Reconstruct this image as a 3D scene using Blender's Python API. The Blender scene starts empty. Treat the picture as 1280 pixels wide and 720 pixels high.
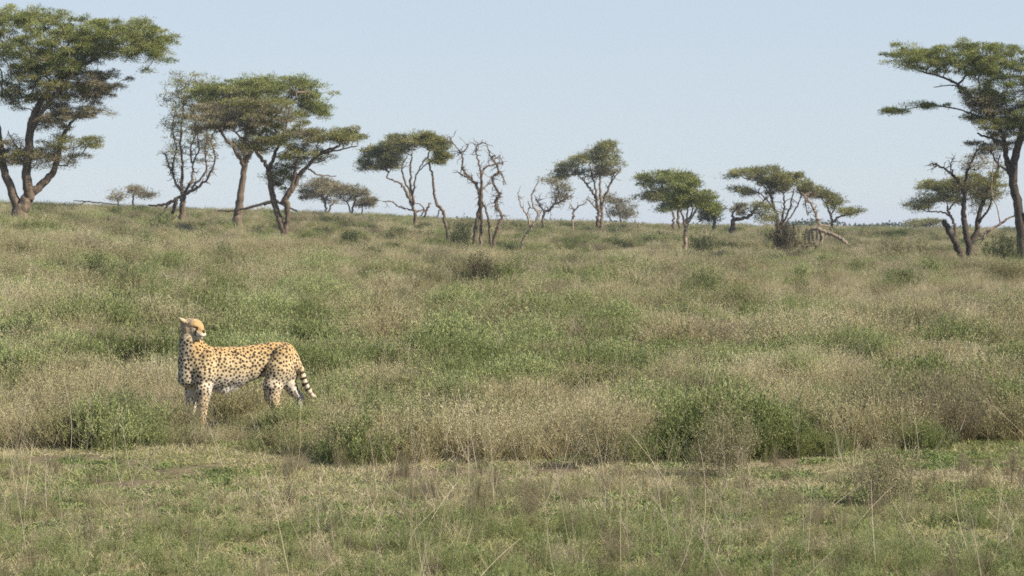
import bpy, math, random
import numpy as np
from mathutils import Vector

R = np.random.default_rng(7)
random.seed(7)
F = 3600.0          # focal length in photo pixels (1280 wide)
ZC = 1.7            # eye height above the near ground
HY = 290.0          # photo row of the level line of sight

scene = bpy.context.scene
col = scene.collection

# ------------------------------------------------------------------ helpers
def tag(o, label=None, cat=None, group=None, kind=None):
    if label: o['label'] = label
    if cat: o['category'] = cat
    if group: o['group'] = group
    if kind: o['kind'] = kind
    return o

def np_mesh(name, verts, faces, attrs=None, smooth=False, mats=()):
    """faces: list of int arrays (n,3) / (n,4)"""
    me = bpy.data.meshes.new(name)
    verts = np.ascontiguousarray(verts, dtype=np.float32)
    if not isinstance(faces, (list, tuple)): faces = [faces]
    faces = [f for f in faces if len(f)]
    me.vertices.add(len(verts)); me.vertices.foreach_set('co', verts.ravel())
    nl = sum(f.size for f in faces); npoly = sum(len(f) for f in faces)
    me.loops.add(nl); me.polygons.add(npoly)
    me.loops.foreach_set('vertex_index', np.concatenate([f.ravel() for f in faces]).astype(np.int32))
    tot = np.concatenate([np.full(len(f), f.shape[1]) for f in faces])
    start = np.concatenate([[0], np.cumsum(tot)[:-1]])
    me.polygons.foreach_set('loop_start', start.astype(np.int32))
    me.update(calc_edges=True)
    if smooth: me.polygons.foreach_set('use_smooth', np.ones(npoly, dtype=bool))
    for k, v in (attrs or {}).items():
        v = np.asarray(v, dtype=np.float32)
        if v.ndim == 1:
            a = me.attributes.new(k, 'FLOAT', 'POINT'); a.data.foreach_set('value', v)
        else:
            a = me.attributes.new(k, 'FLOAT_COLOR', 'POINT')
            if v.shape[1] == 3: v = np.concatenate([v, np.ones((len(v), 1), np.float32)], 1)
            a.data.foreach_set('color', np.ascontiguousarray(v).ravel())
    for m in mats: me.materials.append(m)
    return me

class Geo:
    """collects vertex blocks and quads with a per-vertex value 'c'"""
    def __init__(s): s.v = []; s.f = []; s.c = []; s.n = 0
    def add(s, v, f, c=None):
        v = np.asarray(v, dtype=np.float32).reshape(-1, 3)
        s.v.append(v); s.f.append(np.asarray(f, dtype=np.int32) + s.n)
        s.c.append(np.full(len(v), .5, np.float32) if c is None else np.asarray(c, np.float32)); s.n += len(v)
    def mesh(s, name, mat, off=None, smooth=False):
        if not s.v: return np_mesh(name, np.zeros((3, 3)), [np.array([[0, 1, 2]])], mats=(mat,))
        v = np.concatenate(s.v)
        if off is not None: v = v - np.asarray(off, dtype=np.float32)
        return np_mesh(name, v, [np.concatenate(s.f)], {'c': np.concatenate(s.c)}, smooth, (mat,))

def link(name, me, parent=None, loc=None):
    o = bpy.data.objects.new(name, me); col.objects.link(o)
    if parent is not None: o.parent = parent
    if loc is not None: o.location = loc
    return o

def empty(name, loc):
    o = bpy.data.objects.new(name, None); col.objects.link(o); o.location = loc
    o.empty_display_size = .3
    return o

def norm(a): return a / (np.linalg.norm(a, axis=-1, keepdims=True) + 1e-9)

def hash2(ix, iy, s):
    h = np.sin(ix * 127.1 + iy * 311.7 + s * 74.7) * 43758.5453
    return h - np.floor(h)
def vnoise(x, y, s=0):
    ix = np.floor(x); iy = np.floor(y); fx = x - ix; fy = y - iy
    fx = fx * fx * (3 - 2 * fx); fy = fy * fy * (3 - 2 * fy)
    a = hash2(ix, iy, s); b = hash2(ix + 1, iy, s); c = hash2(ix, iy + 1, s); d = hash2(ix + 1, iy + 1, s)
    return (a * (1 - fx) + b * fx) * (1 - fy) + (c * (1 - fx) + d * fx) * fy
def fbm(x, y, s=0, o=3):
    r = 0; w = .5; t = 0
    for i in range(o):
        r = r + w * vnoise(x * 2 ** i, y * 2 ** i, s + i * 13); t += w; w *= .55
    return r / t

# ------------------------------------------------------------------ terrain
TD = np.array([0, 24, 40, 60, 90, 120, 170, 230, 300, 400, 600, 900, 1500, 9000.])
TZ = np.array([
    [0, 0, .25, .60, 1.30, 2.10, 2.85, 3.70, 4.20, 4.6, 3.4, 1.5, 0, 0],
    [0, 0, .15, .38, .80, 1.15, 2.25, 3.30, 3.85, 4.3, 3.2, 1.3, 0, 0],
    [0, 0, .06, .17, .35, .60, 1.10, 2.10, 2.80, 3.1, 2.4, 1.0, 0, 0],
    [0, 0, .05, .12, .28, .50, .95, 1.62, 2.15, 2.4, 1.9, .8, 0, 0],
    [0, 0, .03, .10, .25, .58, .98, 1.30, 1.62, 1.75, 1.3, .6, 0, 0]])
TZ[:, 4:10] -= np.array([.12, .30, .40, .45, .50, .50])
TZ[:, 11:] -= np.array([3., 6., 10.]); TZ[4, 7:9] += .3; TZ[1, 5:7] -= .2; TZ[0, 6:9] += .25; TZ[4, 5:7] -= .15
_DD = np.exp(np.linspace(math.log(5), math.log(9000), 600))
_TT = []
for row in TZ:
    t = np.interp(_DD, TD, row)
    k = np.hanning(31); k /= k.sum()
    t = np.convolve(np.pad(t, 15, mode='edge'), k, mode='valid'); _TT.append(t)
_TT = np.array(_TT)
def H(x, y):
    x = np.asarray(x, dtype=float); y = np.asarray(y, dtype=float)
    d = np.clip(y, 5.1, 8900)
    u = np.clip(x / d * (F / 640), -1.5, 1.5)
    p = np.clip(u, -.9999, .9999) * 2 + 2; i = np.floor(p).astype(int); f = p - i; f = f * f * (3 - 2 * f) * .5 + f * .5
    q = (np.log(d) - math.log(5)) / (math.log(9000) - math.log(5)) * 599
    j = np.clip(np.floor(q).astype(int), 0, 598); g = q - j
    z = (_TT[i, j] * (1 - f) + _TT[i + 1, j] * f) * (1 - g) + (_TT[i, j + 1] * (1 - f) + _TT[i + 1, j + 1] * f) * g
    amp = np.clip((d - 28) / 120, 0, 1) * .35 + np.clip((d - 60) / 300, 0, 1) * .3
    z = z + (fbm(x / 7, y / 16, 3) - .5) * amp + (fbm(x / 2.2, y / 2.2, 9, 2) - .5) * .05
    return z
def W(px, d):
    """world ground point seen below photo column px at distance d"""
    x = (px - 640) / F * d
    return np.array([x, d, float(H(x, d))])
def Zof(py, d): return ZC - (py - HY) * d / F

# ------------------------------------------------------------------ materials
def nodes(m):
    m.use_nodes = True; nt = m.node_tree; nt.nodes.clear(); return nt, nt.nodes, nt.links
def ramp(n, stops):
    r = n.new('ShaderNodeValToRGB'); e = r.color_ramp.elements
    while len(e) > 1: e.remove(e[-1])
    e[0].position = stops[0][0]; e[0].color = (*stops[0][1], 1)
    for p, c in stops[1:]:
        k = e.new(p); k.color = (*c, 1)
    return r
def mathn(n, l, op, a, b):
    m = n.new('ShaderNodeMath'); m.operation = op
    for i, v in enumerate((a, b)):
        if isinstance(v, (int, float)): m.inputs[i].default_value = v
        else: l.new(v, m.inputs[i])
    return m.outputs[0]

def foliage(name, stops, inst=True, transl=.28, wi=.55, wc=.45, wn=0.0):
    m = bpy.data.materials.new(name); nt, n, l = nodes(m)
    c = n.new('ShaderNodeAttribute'); c.attribute_name = 'c'
    v = mathn(n, l, 'MULTIPLY', c.outputs['Fac'], wc if inst else 1.0)
    if inst:
        t = n.new('ShaderNodeAttribute'); t.attribute_type = 'INSTANCER'; t.attribute_name = 'tint'
        v = mathn(n, l, 'ADD', v, mathn(n, l, 'MULTIPLY', t.outputs['Fac'], wi))
    r = ramp(n, stops); l.new(v, r.inputs[0])
    d = n.new('ShaderNodeBsdfDiffuse'); tr = n.new('ShaderNodeBsdfTranslucent')
    l.new(r.outputs[0], d.inputs[0]); l.new(r.outputs[0], tr.inputs[0])
    mx = n.new('ShaderNodeMixShader'); mx.inputs[0].default_value = transl
    l.new(d.outputs[0], mx.inputs[1]); l.new(tr.outputs[0], mx.inputs[2])
    o = n.new('ShaderNodeOutputMaterial'); l.new(mx.outputs[0], o.inputs[0])
    return m

def bark(name, a, b, scale=6.0):
    m = bpy.data.materials.new(name); nt, n, l = nodes(m)
    tc = n.new('ShaderNodeTexCoord'); mp = n.new('ShaderNodeMapping'); mp.inputs['Scale'].default_value = (scale, scale, scale * .25)
    l.new(tc.outputs['Object'], mp.inputs[0])
    nz = n.new('ShaderNodeTexNoise'); nz.inputs['Scale'].default_value = 1.0; nz.inputs['Detail'].default_value = 6; nz.inputs['Roughness'].default_value = .7
    l.new(mp.outputs[0], nz.inputs[0])
    r = ramp(n, [(.3, a), (.7, b)]); l.new(nz.outputs[0], r.inputs[0])
    bs = n.new('ShaderNodeBsdfPrincipled'); bs.inputs['Roughness'].default_value = .9; bs.inputs['Specular IOR Level'].default_value = .15
    l.new(r.outputs[0], bs.inputs['Base Color'])
    bp = n.new('ShaderNodeBump'); bp.inputs['Strength'].default_value = .8; bp.inputs['Distance'].default_value = .06
    l.new(nz.outputs[0], bp.inputs['Height']); l.new(bp.outputs[0], bs.inputs['Normal'])
    o = n.new('ShaderNodeOutputMaterial'); l.new(bs.outputs[0], o.inputs[0])
    return m

M = {}
M['dry'] = foliage('dry_grass_blades', [(.0, (.26, .21, .11)), (.35, (.41, .35, .19)), (.7, (.53, .465, .28)), (1, (.66, .60, .40))])
M['green'] = foliage('green_herb_leaves', [(.0, (.14, .16, .055)), (.4, (.27, .30, .12)), (.75, (.39, .42, .19)), (1, (.51, .51, .28))])
M['mix'] = foliage('dull_green_scrub', [(.0, (.18, .165, .08)), (.45, (.34, .315, .165)), (.8, (.49, .445, .265)), (1, (.61, .54, .37))])
M['brown'] = foliage('brown_twigs', [(.0, (.16, .13, .075)), (.5, (.33, .285, .175)), (1, (.53, .46, .32))])
M['short'] = foliage('short_turf', [(.0, (.15, .185, .06)), (.3, (.28, .30, .115)), (.55, (.40, .37, .19)), (.8, (.52, .45, .28)), (1, (.64, .57, .39))])
M['stalk'] = foliage('dry_stalk', [(.0, (.34, .26, .18)), (1, (.66, .56, .42))], inst=True)
M['weed'] = foliage('weed_leaf', [(.0, (.11, .15, .05)), (.6, (.22, .28, .10)), (1, (.34, .38, .16))])
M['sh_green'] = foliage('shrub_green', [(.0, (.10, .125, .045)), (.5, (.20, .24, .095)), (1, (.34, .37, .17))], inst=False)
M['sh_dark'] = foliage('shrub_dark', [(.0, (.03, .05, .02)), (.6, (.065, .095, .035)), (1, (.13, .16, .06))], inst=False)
M['sh_brown'] = foliage('shrub_brown', [(.0, (.14, .125, .065)), (.5, (.28, .255, .14)), (1, (.46, .41, .25))], inst=False)
M['sh_gloom'] = foliage('shrub_dead', [(.0, (.045, .036, .026)), (.6, (.09, .075, .05)), (1, (.18, .15, .10))], inst=False)
M['leaf'] = foliage('acacia_leaf', [(.0, (.09, .095, .035)), (.45, (.23, .23, .085)), (.8, (.35, .335, .14)), (1, (.45, .41, .20))], inst=False, transl=.2)
M['leafg'] = foliage('acacia_leaf_fresh', [(.0, (.09, .11, .035)), (.45, (.23, .26, .085)), (.8, (.36, .37, .135)), (1, (.47, .45, .20))], inst=False, transl=.2)
M['leafd'] = foliage('acacia_leaf_dry', [(.0, (.13, .12, .065)), (.5, (.27, .24, .14)), (1, (.40, .35, .23))], inst=False, transl=.2)
M['bark'] = bark('bark_brown', (.075, .055, .038), (.24, .18, .125))
M['barkpale'] = bark('bark_pale', (.16, .12, .085), (.42, .33, .24))
M['barkmid'] = bark('bark_weathered', (.07, .052, .038), (.27, .205, .145), 3.)
M['barkdark'] = bark('bark_dark', (.04, .032, .025), (.13, .10, .075))

def ground_mat():
    m = bpy.data.materials.new('savanna_soil'); nt, n, l = nodes(m)
    tc = n.new('ShaderNodeTexCoord')
    def nz(sc, det=6, ro=.65):
        k = n.new('ShaderNodeTexNoise'); k.inputs['Scale'].default_value = sc; k.inputs['Detail'].default_value = det; k.inputs['Roughness'].default_value = ro
        l.new(tc.outputs['Object'], k.inputs[0]); return k
    a = nz(.25); b = nz(3.5); c = nz(30.)
    r1 = ramp(n, [(.3, (.17, .135, .085)), (.5, (.21, .18, .105)), (.68, (.13, .15, .06))]); l.new(a.outputs[0], r1.inputs[0])
    r2 = ramp(n, [(.35, (.09, .07, .045)), (.6, (.27, .22, .14))]); l.new(b.outputs[0], r2.inputs[0])
    mx = n.new('ShaderNodeMix'); mx.data_type = 'RGBA'; mx.inputs[0].default_value = .5
    l.new(r1.outputs[0], mx.inputs[6]); l.new(r2.outputs[0], mx.inputs[7])
    mm = n.new('ShaderNodeMix'); mm.data_type = 'RGBA'; mm.blend_type = 'MULTIPLY'; mm.inputs[0].default_value = .8
    r3 = ramp(n, [(.3, (.45, .45, .45)), (.7, (1.2, 1.2, 1.2))]); l.new(c.outputs[0], r3.inputs[0])
    l.new(mx.outputs[2], mm.inputs[6]); l.new(r3.outputs[0], mm.inputs[7])
    bs = n.new('ShaderNodeBsdfPrincipled'); bs.inputs['Roughness'].default_value = 1; bs.inputs['Specular IOR Level'].default_value = 0
    l.new(mm.outputs[2], bs.inputs['Base Color'])
    bp = n.new('ShaderNodeBump'); bp.inputs['Strength'].default_value = 1; bp.inputs['Distance'].default_value = .03
    l.new(b.outputs[0], bp.inputs['Height']); l.new(bp.outputs[0], bs.inputs['Normal'])
    o = n.new('ShaderNodeOutputMaterial'); l.new(bs.outputs[0], o.inputs[0])
    return m

# ------------------------------------------------------------------ ground sheet
rows = np.concatenate([np.linspace(-60, 8, 18), np.exp(np.linspace(math.log(10), math.log(520), 260)), np.exp(np.linspace(math.log(560), math.log(7000), 30))])
cu = np.linspace(-1, 1, 241); cu = np.sign(cu) * (np.abs(cu) * .45 + np.abs(cu) ** 4 * .55)
halfw = np.maximum(60, np.abs(rows) * .9)
X = cu[None, :] * halfw[:, None]; Y = np.repeat(rows[:, None], len(cu), 1)
Zg = H(X, Y)
nr, nc = X.shape
idx = np.arange(nr * nc).reshape(nr, nc)
gf = np.stack([idx[:-1, :-1], idx[:-1, 1:], idx[1:, 1:], idx[1:, :-1]], -1).reshape(-1, 4)
gme = np_mesh('ground', np.stack([X, Y, Zg], -1).reshape(-1, 3), [gf], smooth=True, mats=(ground_mat(),))
tag(link('ground', gme), kind='structure')

# ------------------------------------------------------------------ plant building blocks
def strips(g, base, az, L, th0, kap, w, seg=3, c=None, rng=R, tipw=.15):
    """tapering curved blades; returns node points (n, seg+1, 3) and directions"""
    n = len(L); P = [np.array(base, dtype=float)]; D = []
    hz = np.stack([np.cos(az), np.sin(az)], -1)
    for i in range(seg):
        th = th0 + kap * (i + .5) / seg
        d = np.concatenate([hz * np.sin(th)[:, None], np.cos(th)[:, None]], 1)
        D.append(d); P.append(P[-1] + d * (L / seg)[:, None])
    D.append(D[-1]); P = np.stack(P, 1); D = np.stack(D, 1)
    yaw = rng.uniform(0, 2 * np.pi, n)
    side = np.stack([np.cos(yaw), np.sin(yaw), np.zeros(n)], -1)
    side = norm(np.cross(D.mean(1), side))
    prof = np.linspace(1, tipw, seg + 1)
    off = side[:, None, :] * (w[:, None] * prof[None, :] * .5)[..., None]
    V = np.stack([P - off, P + off], 2)            # n, seg+1, 2, 3
    b = (np.arange(n) * (seg + 1) * 2)[:, None]
    i = np.arange(seg)[None, :] * 2
    f = np.stack([b + i, b + i + 1, b + i + 3, b + i + 2], -1).reshape(-1, 4)
    cc = rng.uniform(0, 1, n) if c is None else c
    g.add(V.reshape(-1, 3), f, np.repeat(cc, (seg + 1) * 2))
    return P, D
def leafquads(g, pos, d, ln, wd, c, rng=R):
    n = len(pos); d = norm(d)
    rv = rng.normal(size=(n, 3)); s = norm(np.cross(d, rv))
    a = pos; t = pos + d * ln[:, None]; m = pos + d * (ln * .5)[:, None]; o = s * (wd * .5)[:, None]
    V = np.stack([a, m - o, t, m + o], 1).reshape(-1, 3)
    f = np.arange(n * 4).reshape(-1, 4)
    g.add(V, f, np.repeat(c, 4))
def on_path(P, D, i, t):
    seg = P.shape[1] - 1; q = t * seg; k = np.clip(q.astype(int), 0, seg - 1); fr = (q - k)[:, None]
    return P[i, k] * (1 - fr) + P[i, k + 1] * fr, D[i, k]

def proto_dry(seed, n=60, h=.45, spread=.09, lean=.5):
    r = np.random.default_rng(seed); g = Geo()
    a = r.uniform(0, 6.28, n); rad = r.uniform(0, spread, n)
    base = np.stack([np.cos(a) * rad, np.sin(a) * rad, np.zeros(n) - .02], -1)
    L = h * r.uniform(.45, 1.15, n)
    c0 = r.uniform(.1, 1, n)
    P, D = strips(g, base, a + r.normal(0, .6, n), L, r.uniform(0, lean, n), r.uniform(.0, .9, n), r.uniform(.0025, .005, n), 4, c0, r)
    m = n * 7; i = r.integers(0, n, m); t = r.uniform(.55, 1, m)
    p, d = on_path(P, D, i, t)
    leafquads(g, p, d + r.normal(0, .5, (m, 3)), r.uniform(.012, .03, m), r.uniform(.003, .006, m), np.clip(c0[i] + r.normal(0, .15, m), 0, 1), r)
    return g.mesh('dry_tuft', M['dry'])
def proto_feather(seed, mat, n=26, h=.42, w=.30, leaves=900, ll=.02, lw=.005, up=.8, cbias=0.):
    """mound of many fine stems with tiny leaves along them"""
    r = np.random.default_rng(seed); g = Geo()
    a = r.uniform(0, 6.28, n); rad = r.uniform(0, w * .35, n)
    base = np.stack([np.cos(a) * rad, np.sin(a) * rad, np.zeros(n) - .02], -1)
    L = h * r.uniform(.6, 1.15, n)
    th = np.clip(rad / w * 1.6 + r.normal(0, .12, n), -.1, 1.1)
    P, D = strips(g, base, a, L, th, r.uniform(-.3, .5, n), r.uniform(.003, .005, n), 4, r.uniform(0, .5, n), r)
    k = n * 4; i = r.integers(0, n, k); t = r.uniform(.15, .85, k); p, d = on_path(P, D, i, t)
    aa = r.uniform(0, 6.28, k)
    P2, D2 = strips(g, p, aa, h * r.uniform(.15, .42, k), r.uniform(.2, .9, k), r.uniform(-.6, .2, k), r.uniform(.002, .0035, k), 2, r.uniform(.1, .7, k), r)
    cs = r.uniform(0, 1, k)
    j = r.integers(0, k, leaves); t = r.uniform(0.05, 1, leaves); p, d = on_path(P2, D2, j, t)
    hh = np.clip(p[:, 2] / h, 0, 1)
    c = np.clip(.55 * cs[j] + .45 * r.uniform(0, 1, leaves) + cbias, 0, 1)
    leafquads(g, p, d * up + np.array([0, 0, .35]) + r.normal(0, .42, (leaves, 3)), ll * r.uniform(.6, 1.4, leaves), lw * r.uniform(.7, 1.3, leaves), c, r)
    return g.mesh('herb', mat)
def proto_short(seed, n=80, h=.05, spread=.12):
    r = np.random.default_rng(seed); g = Geo()
    a = r.uniform(0, 6.28, n); rad = spread * np.sqrt(r.uniform(0, 1, n))
    base = np.stack([np.cos(a) * rad, np.sin(a) * rad, np.zeros(n) - .01], -1)
    strips(g, base, r.uniform(0, 6.28, n), h * r.uniform(.4, 1.3, n), r.uniform(.2, 1.5, n), r.uniform(.0, 1.3, n), r.uniform(.003, .007, n), 2, np.clip(r.normal(.5, .3, n), 0, 1), r)
    return g.mesh('turf', M['short'])
def proto_weed(seed, n=60, w=.12, h=.07, ll=.035):
    r = np.random.default_rng(seed); g = Geo()
    a = r.uniform(0, 6.28, n); rad = w * np.sqrt(r.uniform(0, 1, n))
    p = np.stack([np.cos(a) * rad, np.sin(a) * rad, h * r.uniform(0, 1, n) * (1 - .5 * rad / w)], -1)
    d = np.stack([np.cos(a), np.sin(a), r.uniform(.1, 1.2, n)], -1) + r.normal(0, .4, (n, 3))
    leafquads(g, p, d, ll * r.uniform(.6, 1.3, n), ll * .45 * r.uniform(.7, 1.2, n), r.uniform(0, 1, n), r)
    return g.mesh('weed', M['weed'])
def proto_stalk(seed, n=3, L=.7):
    r = np.random.default_rng(seed); g = Geo()
    a = r.uniform(2.2, 4.2, n) + np.where(r.uniform(0, 1, n) < .3, 2.8, 0)
    base = np.stack([r.normal(0, .05, n), r.normal(0, .05, n), np.zeros(n) - .02], -1)
    P, D = strips(g, base, a, L * r.uniform(.5, 1.1, n), r.uniform(.1, .85, n), r.uniform(-.6, .7, n), r.uniform(.0035, .0055, n), 6, r.uniform(.2, 1, n), r, tipw=.4)
    k = n * 4; i = r.integers(0, n, k); t = r.uniform(.35, .95, k); p, d = on_path(P, D, i, t)
    strips(g, p, a[i] + r.normal(0, .9, k), L * r.uniform(.06, .28, k), r.uniform(.1, 1.1, k), r.uniform(-.6, .6, k), r.uniform(.0016, .003, k), 3, r.uniform(.2, 1, k), r, tipw=.4)
    return g.mesh('stalk', M['stalk'])

def proto_objs(ms):
    out = []
    for m in ms:
        out.append(bpy.data.objects.new(m.name, m))
    return out

def scatter(name, label, cat, protos, pos, scl, tint, tilt=.12, rng=R, sxy=None):
    """ONE object of kind stuff: points that carry instances of the prototypes"""
    n = len(pos)
    me = bpy.data.meshes.new(name); me.vertices.add(n); me.vertices.foreach_set('co', np.ascontiguousarray(pos, dtype=np.float32).ravel())
    def at(k, t, v, f='value'):
        a = me.attributes.new(k, t, 'POINT'); a.data.foreach_set(f, np.ascontiguousarray(v).ravel())
    rot = np.stack([rng.normal(0, tilt, n), rng.normal(0, tilt, n), rng.uniform(0, 6.28, n)], -1).astype(np.float32)
    sxy = scl if sxy is None else sxy
    at('rot', 'FLOAT_VECTOR', rot, 'vector')
    at('scl', 'FLOAT_VECTOR', np.stack([sxy, sxy, scl], -1).astype(np.float32), 'vector')
    at('tint', 'FLOAT', tint.astype(np.float32))
    at('pick', 'INT', rng.integers(0, len(protos), n).astype(np.int32))
    o = link(name, me); tag(o, label, cat, kind='stuff')
    ng = bpy.data.node_groups.new(name, 'GeometryNodeTree')
    ng.interface.new_socket('Geometry', in_out='INPUT', socket_type='NodeSocketGeometry')
    ng.interface.new_socket('Geometry', in_out='OUTPUT', socket_type='NodeSocketGeometry')
    N = ng.nodes; Lk = ng.links
    gi = N.new('NodeGroupInput'); go = N.new('NodeGroupOutput')
    iop = N.new('GeometryNodeInstanceOnPoints'); iop.inputs['Pick Instance'].default_value = True
    gti = N.new('GeometryNodeJoinGeometry')
    for p in reversed(protos):
        oi = N.new('GeometryNodeObjectInfo'); oi.inputs['Object'].default_value = p; oi.inputs['As Instance'].default_value = True
        Lk.new(oi.outputs['Geometry'], gti.inputs[0])
    def na(k, t):
        a = N.new('GeometryNodeInputNamedAttribute'); a.data_type = t; a.inputs['Name'].default_value = k
        return a.outputs['Attribute']
    Lk.new(gi.outputs[0], iop.inputs['Points']); Lk.new(gti.outputs[0], iop.inputs['Instance'])
    Lk.new(na('pick', 'INT'), iop.inputs['Instance Index'])
    Lk.new(na('rot', 'FLOAT_VECTOR'), iop.inputs['Rotation'])
    Lk.new(na('scl', 'FLOAT_VECTOR'), iop.inputs['Scale'])
    Lk.new(iop.outputs[0], go.inputs[0])
    md = o.modifiers.new('scatter', 'NODES'); md.node_group = ng
    return o

def sample(n, d0, d1, pw=1.0, rng=R, um=1.3, mg=.9):
    n = int(n * 1.14)
    """points spread evenly over the ground wedge between two distances"""
    t = rng.uniform(0, 1, n); k = pw + 1
    d = (d0 ** k + t * (d1 ** k - d0 ** k)) ** (1 / k)
    x = rng.uniform(-1, 1, n) * (640 / F * d * um + mg)
    return x, d

# cheetah stands here
CH = W(300, 24.0)
def edge_d(x):
    """distance where the cropped turf ends and the tall scrub begins"""
    return 22.0 + .55 * np.sin(x * 1.9 + .4) - .9 * np.exp(-((x - 1.15) / .7) ** 2) + .5 * np.clip(x - 2.2, 0, 2) + (fbm(x / .5, x * 0, 21) - .5) * .7
def bare(x, y):
    u = x / y * (F / 640)
    b = np.clip((u - .42) / .15, 0, 1) * np.exp(-((y - 68) / 10) ** 2)
    b = b + .8 * np.exp(-((y - 150) / 14) ** 2) * np.exp(-((u - .12) / .35) ** 2)
    return np.clip(b, 0, 1)
def clear_cat(x, y):
    """keeps tall plants off the animal and off the line of sight to its body"""
    X0, Y0 = CH[0], CH[1]
    px = 640 + F * x / y
    inbody = (px > 218) & (px < 402) & (y > 22.9) & (y < 24.9)
    return inbody
def greenness(x, y):
    g = fbm(x / 1.1, y / 1.8, 31, 3) * .75 + fbm(x / 6, y / 12, 37, 2) * .25
    band = np.interp(y, [14, 24, 32, 45, 70, 110, 200, 400], [.5, .48, .54, .56, .45, .38, .36, .37])
    return g - .5 + (band - .5) * .8 + .5

# ------------------------------------------------------------------ scatter the ground cover
dryp = proto_objs([proto_dry(100 + i) for i in range(4)])
greenp = proto_objs([proto_feather(200 + i, M['green'], n=26, h=.40, w=.28, leaves=1900, ll=.022, lw=.0055) for i in range(4)])
mixp = proto_objs([proto_feather(300 + i, M['mix'], n=34, h=.40, w=.32, leaves=2000, ll=.018, lw=.005) for i in range(4)])
brownp = proto_objs([proto_feather(400 + i, M['brown'], n=50, h=.40, w=.30, leaves=1300, ll=.018, lw=.004) for i in range(3)])
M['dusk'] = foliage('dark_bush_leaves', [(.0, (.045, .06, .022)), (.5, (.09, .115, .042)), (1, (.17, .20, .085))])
darkp = proto_objs([proto_feather(450 + i, M['dusk'], n=30, h=.42, w=.34, leaves=1900, ll=.022, lw=.0065) for i in range(3)])
shortp = proto_objs([proto_short(500 + i) for i in range(4)])
weedp = proto_objs([proto_weed(600 + i) for i in range(3)])
stalkp = proto_objs([proto_stalk(700 + i, n=1 + i % 3, L=.75) for i in range(6)])

cover = {k: [[], [], [], []] for k in ('dry', 'green', 'mix', 'brown', 'dark', 'short', 'weed', 'stalk')}
def put(kind, x, y, s, t, sx=None):
    if len(x) == 0: return
    c = cover[kind]; c[0].append(np.stack([x, y, H(x, y)], -1)); c[1].append(s); c[2].append(t); c[3].append(s if sx is None else sx)

# cropped turf in front
x, y = sample(26000, 12.8, 24.5)
m = y < edge_d(x) + .8; x, y = x[m], y[m]; m = fbm(x / .35, y / .6, 47) < .66 - .17 * np.exp(-((y - 20.9) / 1.0) ** 2); x, y = x[m], y[m]; n = len(x)
tn = fbm(x / .45, y / .7, 41); t2 = fbm(x / 2.5, y / 2.0, 43)
brownband = np.exp(-((y - 20.8) / 1.1) ** 2) * .35
t = np.clip(.5 + (tn - .5) * 1.3 + (t2 - .5) * .8 + brownband + R.normal(0, .13, n) - .10, 0, 1)
put('short', x, y, R.uniform(.5, 1.25, n) * (.65 + .7 * tn), t, R.uniform(.8, 1.3, n))
x, y = sample(9000, 12.8, 24)
m = (y < edge_d(x) + .6) & (fbm(x / .5, y / .8, 51) + R.normal(0, .05, len(x)) > .54); x, y = x[m], y[m]
put('weed', x, y, R.uniform(.25, .75, len(x)), R.uniform(0, .9, len(x)), R.uniform(.4, .95, len(x)))
# low feathery greens at the very front and here and there
x, y = sample(480, 12.8, 21); m = fbm(x / .5, y / .9, 69) > .5; x, y = x[m], y[m]
put('brown', x, y, R.uniform(.12, .5, len(x)), R.uniform(0, .6, len(x)), R.uniform(.2, .45, len(x)))
x, y = sample(1150, 12.8, 18.2)
m = fbm(x / .6, y / .8, 61) + (16.3 - y) * .16 > .55; x, y = x[m], y[m]
put('green', x, y, R.uniform(.14, .42, len(x)), R.uniform(.0, .9, len(x)), R.uniform(.2, .45, len(x)))
x, y = sample(900, 12.8, 19); m = fbm(x / .5, y / .8, 63) > .52; x, y = x[m], y[m]
put('mix', x, y, R.uniform(.1, .35, len(x)), R.uniform(.1, 1, len(x)), R.uniform(.2, .4, len(x)))
x, y = sample(500, 12.8, 22)
m = fbm(x / .7, y / .9, 65) + (16.5 - y) * .05 > .54; x, y = x[m], y[m]
put('dry', x, y, R.uniform(.2, .5, len(x)), R.uniform(.1, .9, len(x)))
x, y = sample(750, 12.8, 20.0)
m = (fbm(x / .6, y / 1.2, 67) + .12 * np.exp(-((x / y * 5.6) / .35) ** 2) + (16 - y) * .02 > .53); x, y = x[m], y[m]
put('stalk', x, y, R.uniform(.25, .85, len(x)), R.uniform(.1, .9, len(x)))
x, y = sample(3200, 20, 75)
m = ~clear_cat(x, y); x, y = x[m], y[m]
put('stalk', x, y, R.uniform(.45, .95, len(x)), R.uniform(.2, 1, len(x)))

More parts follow.
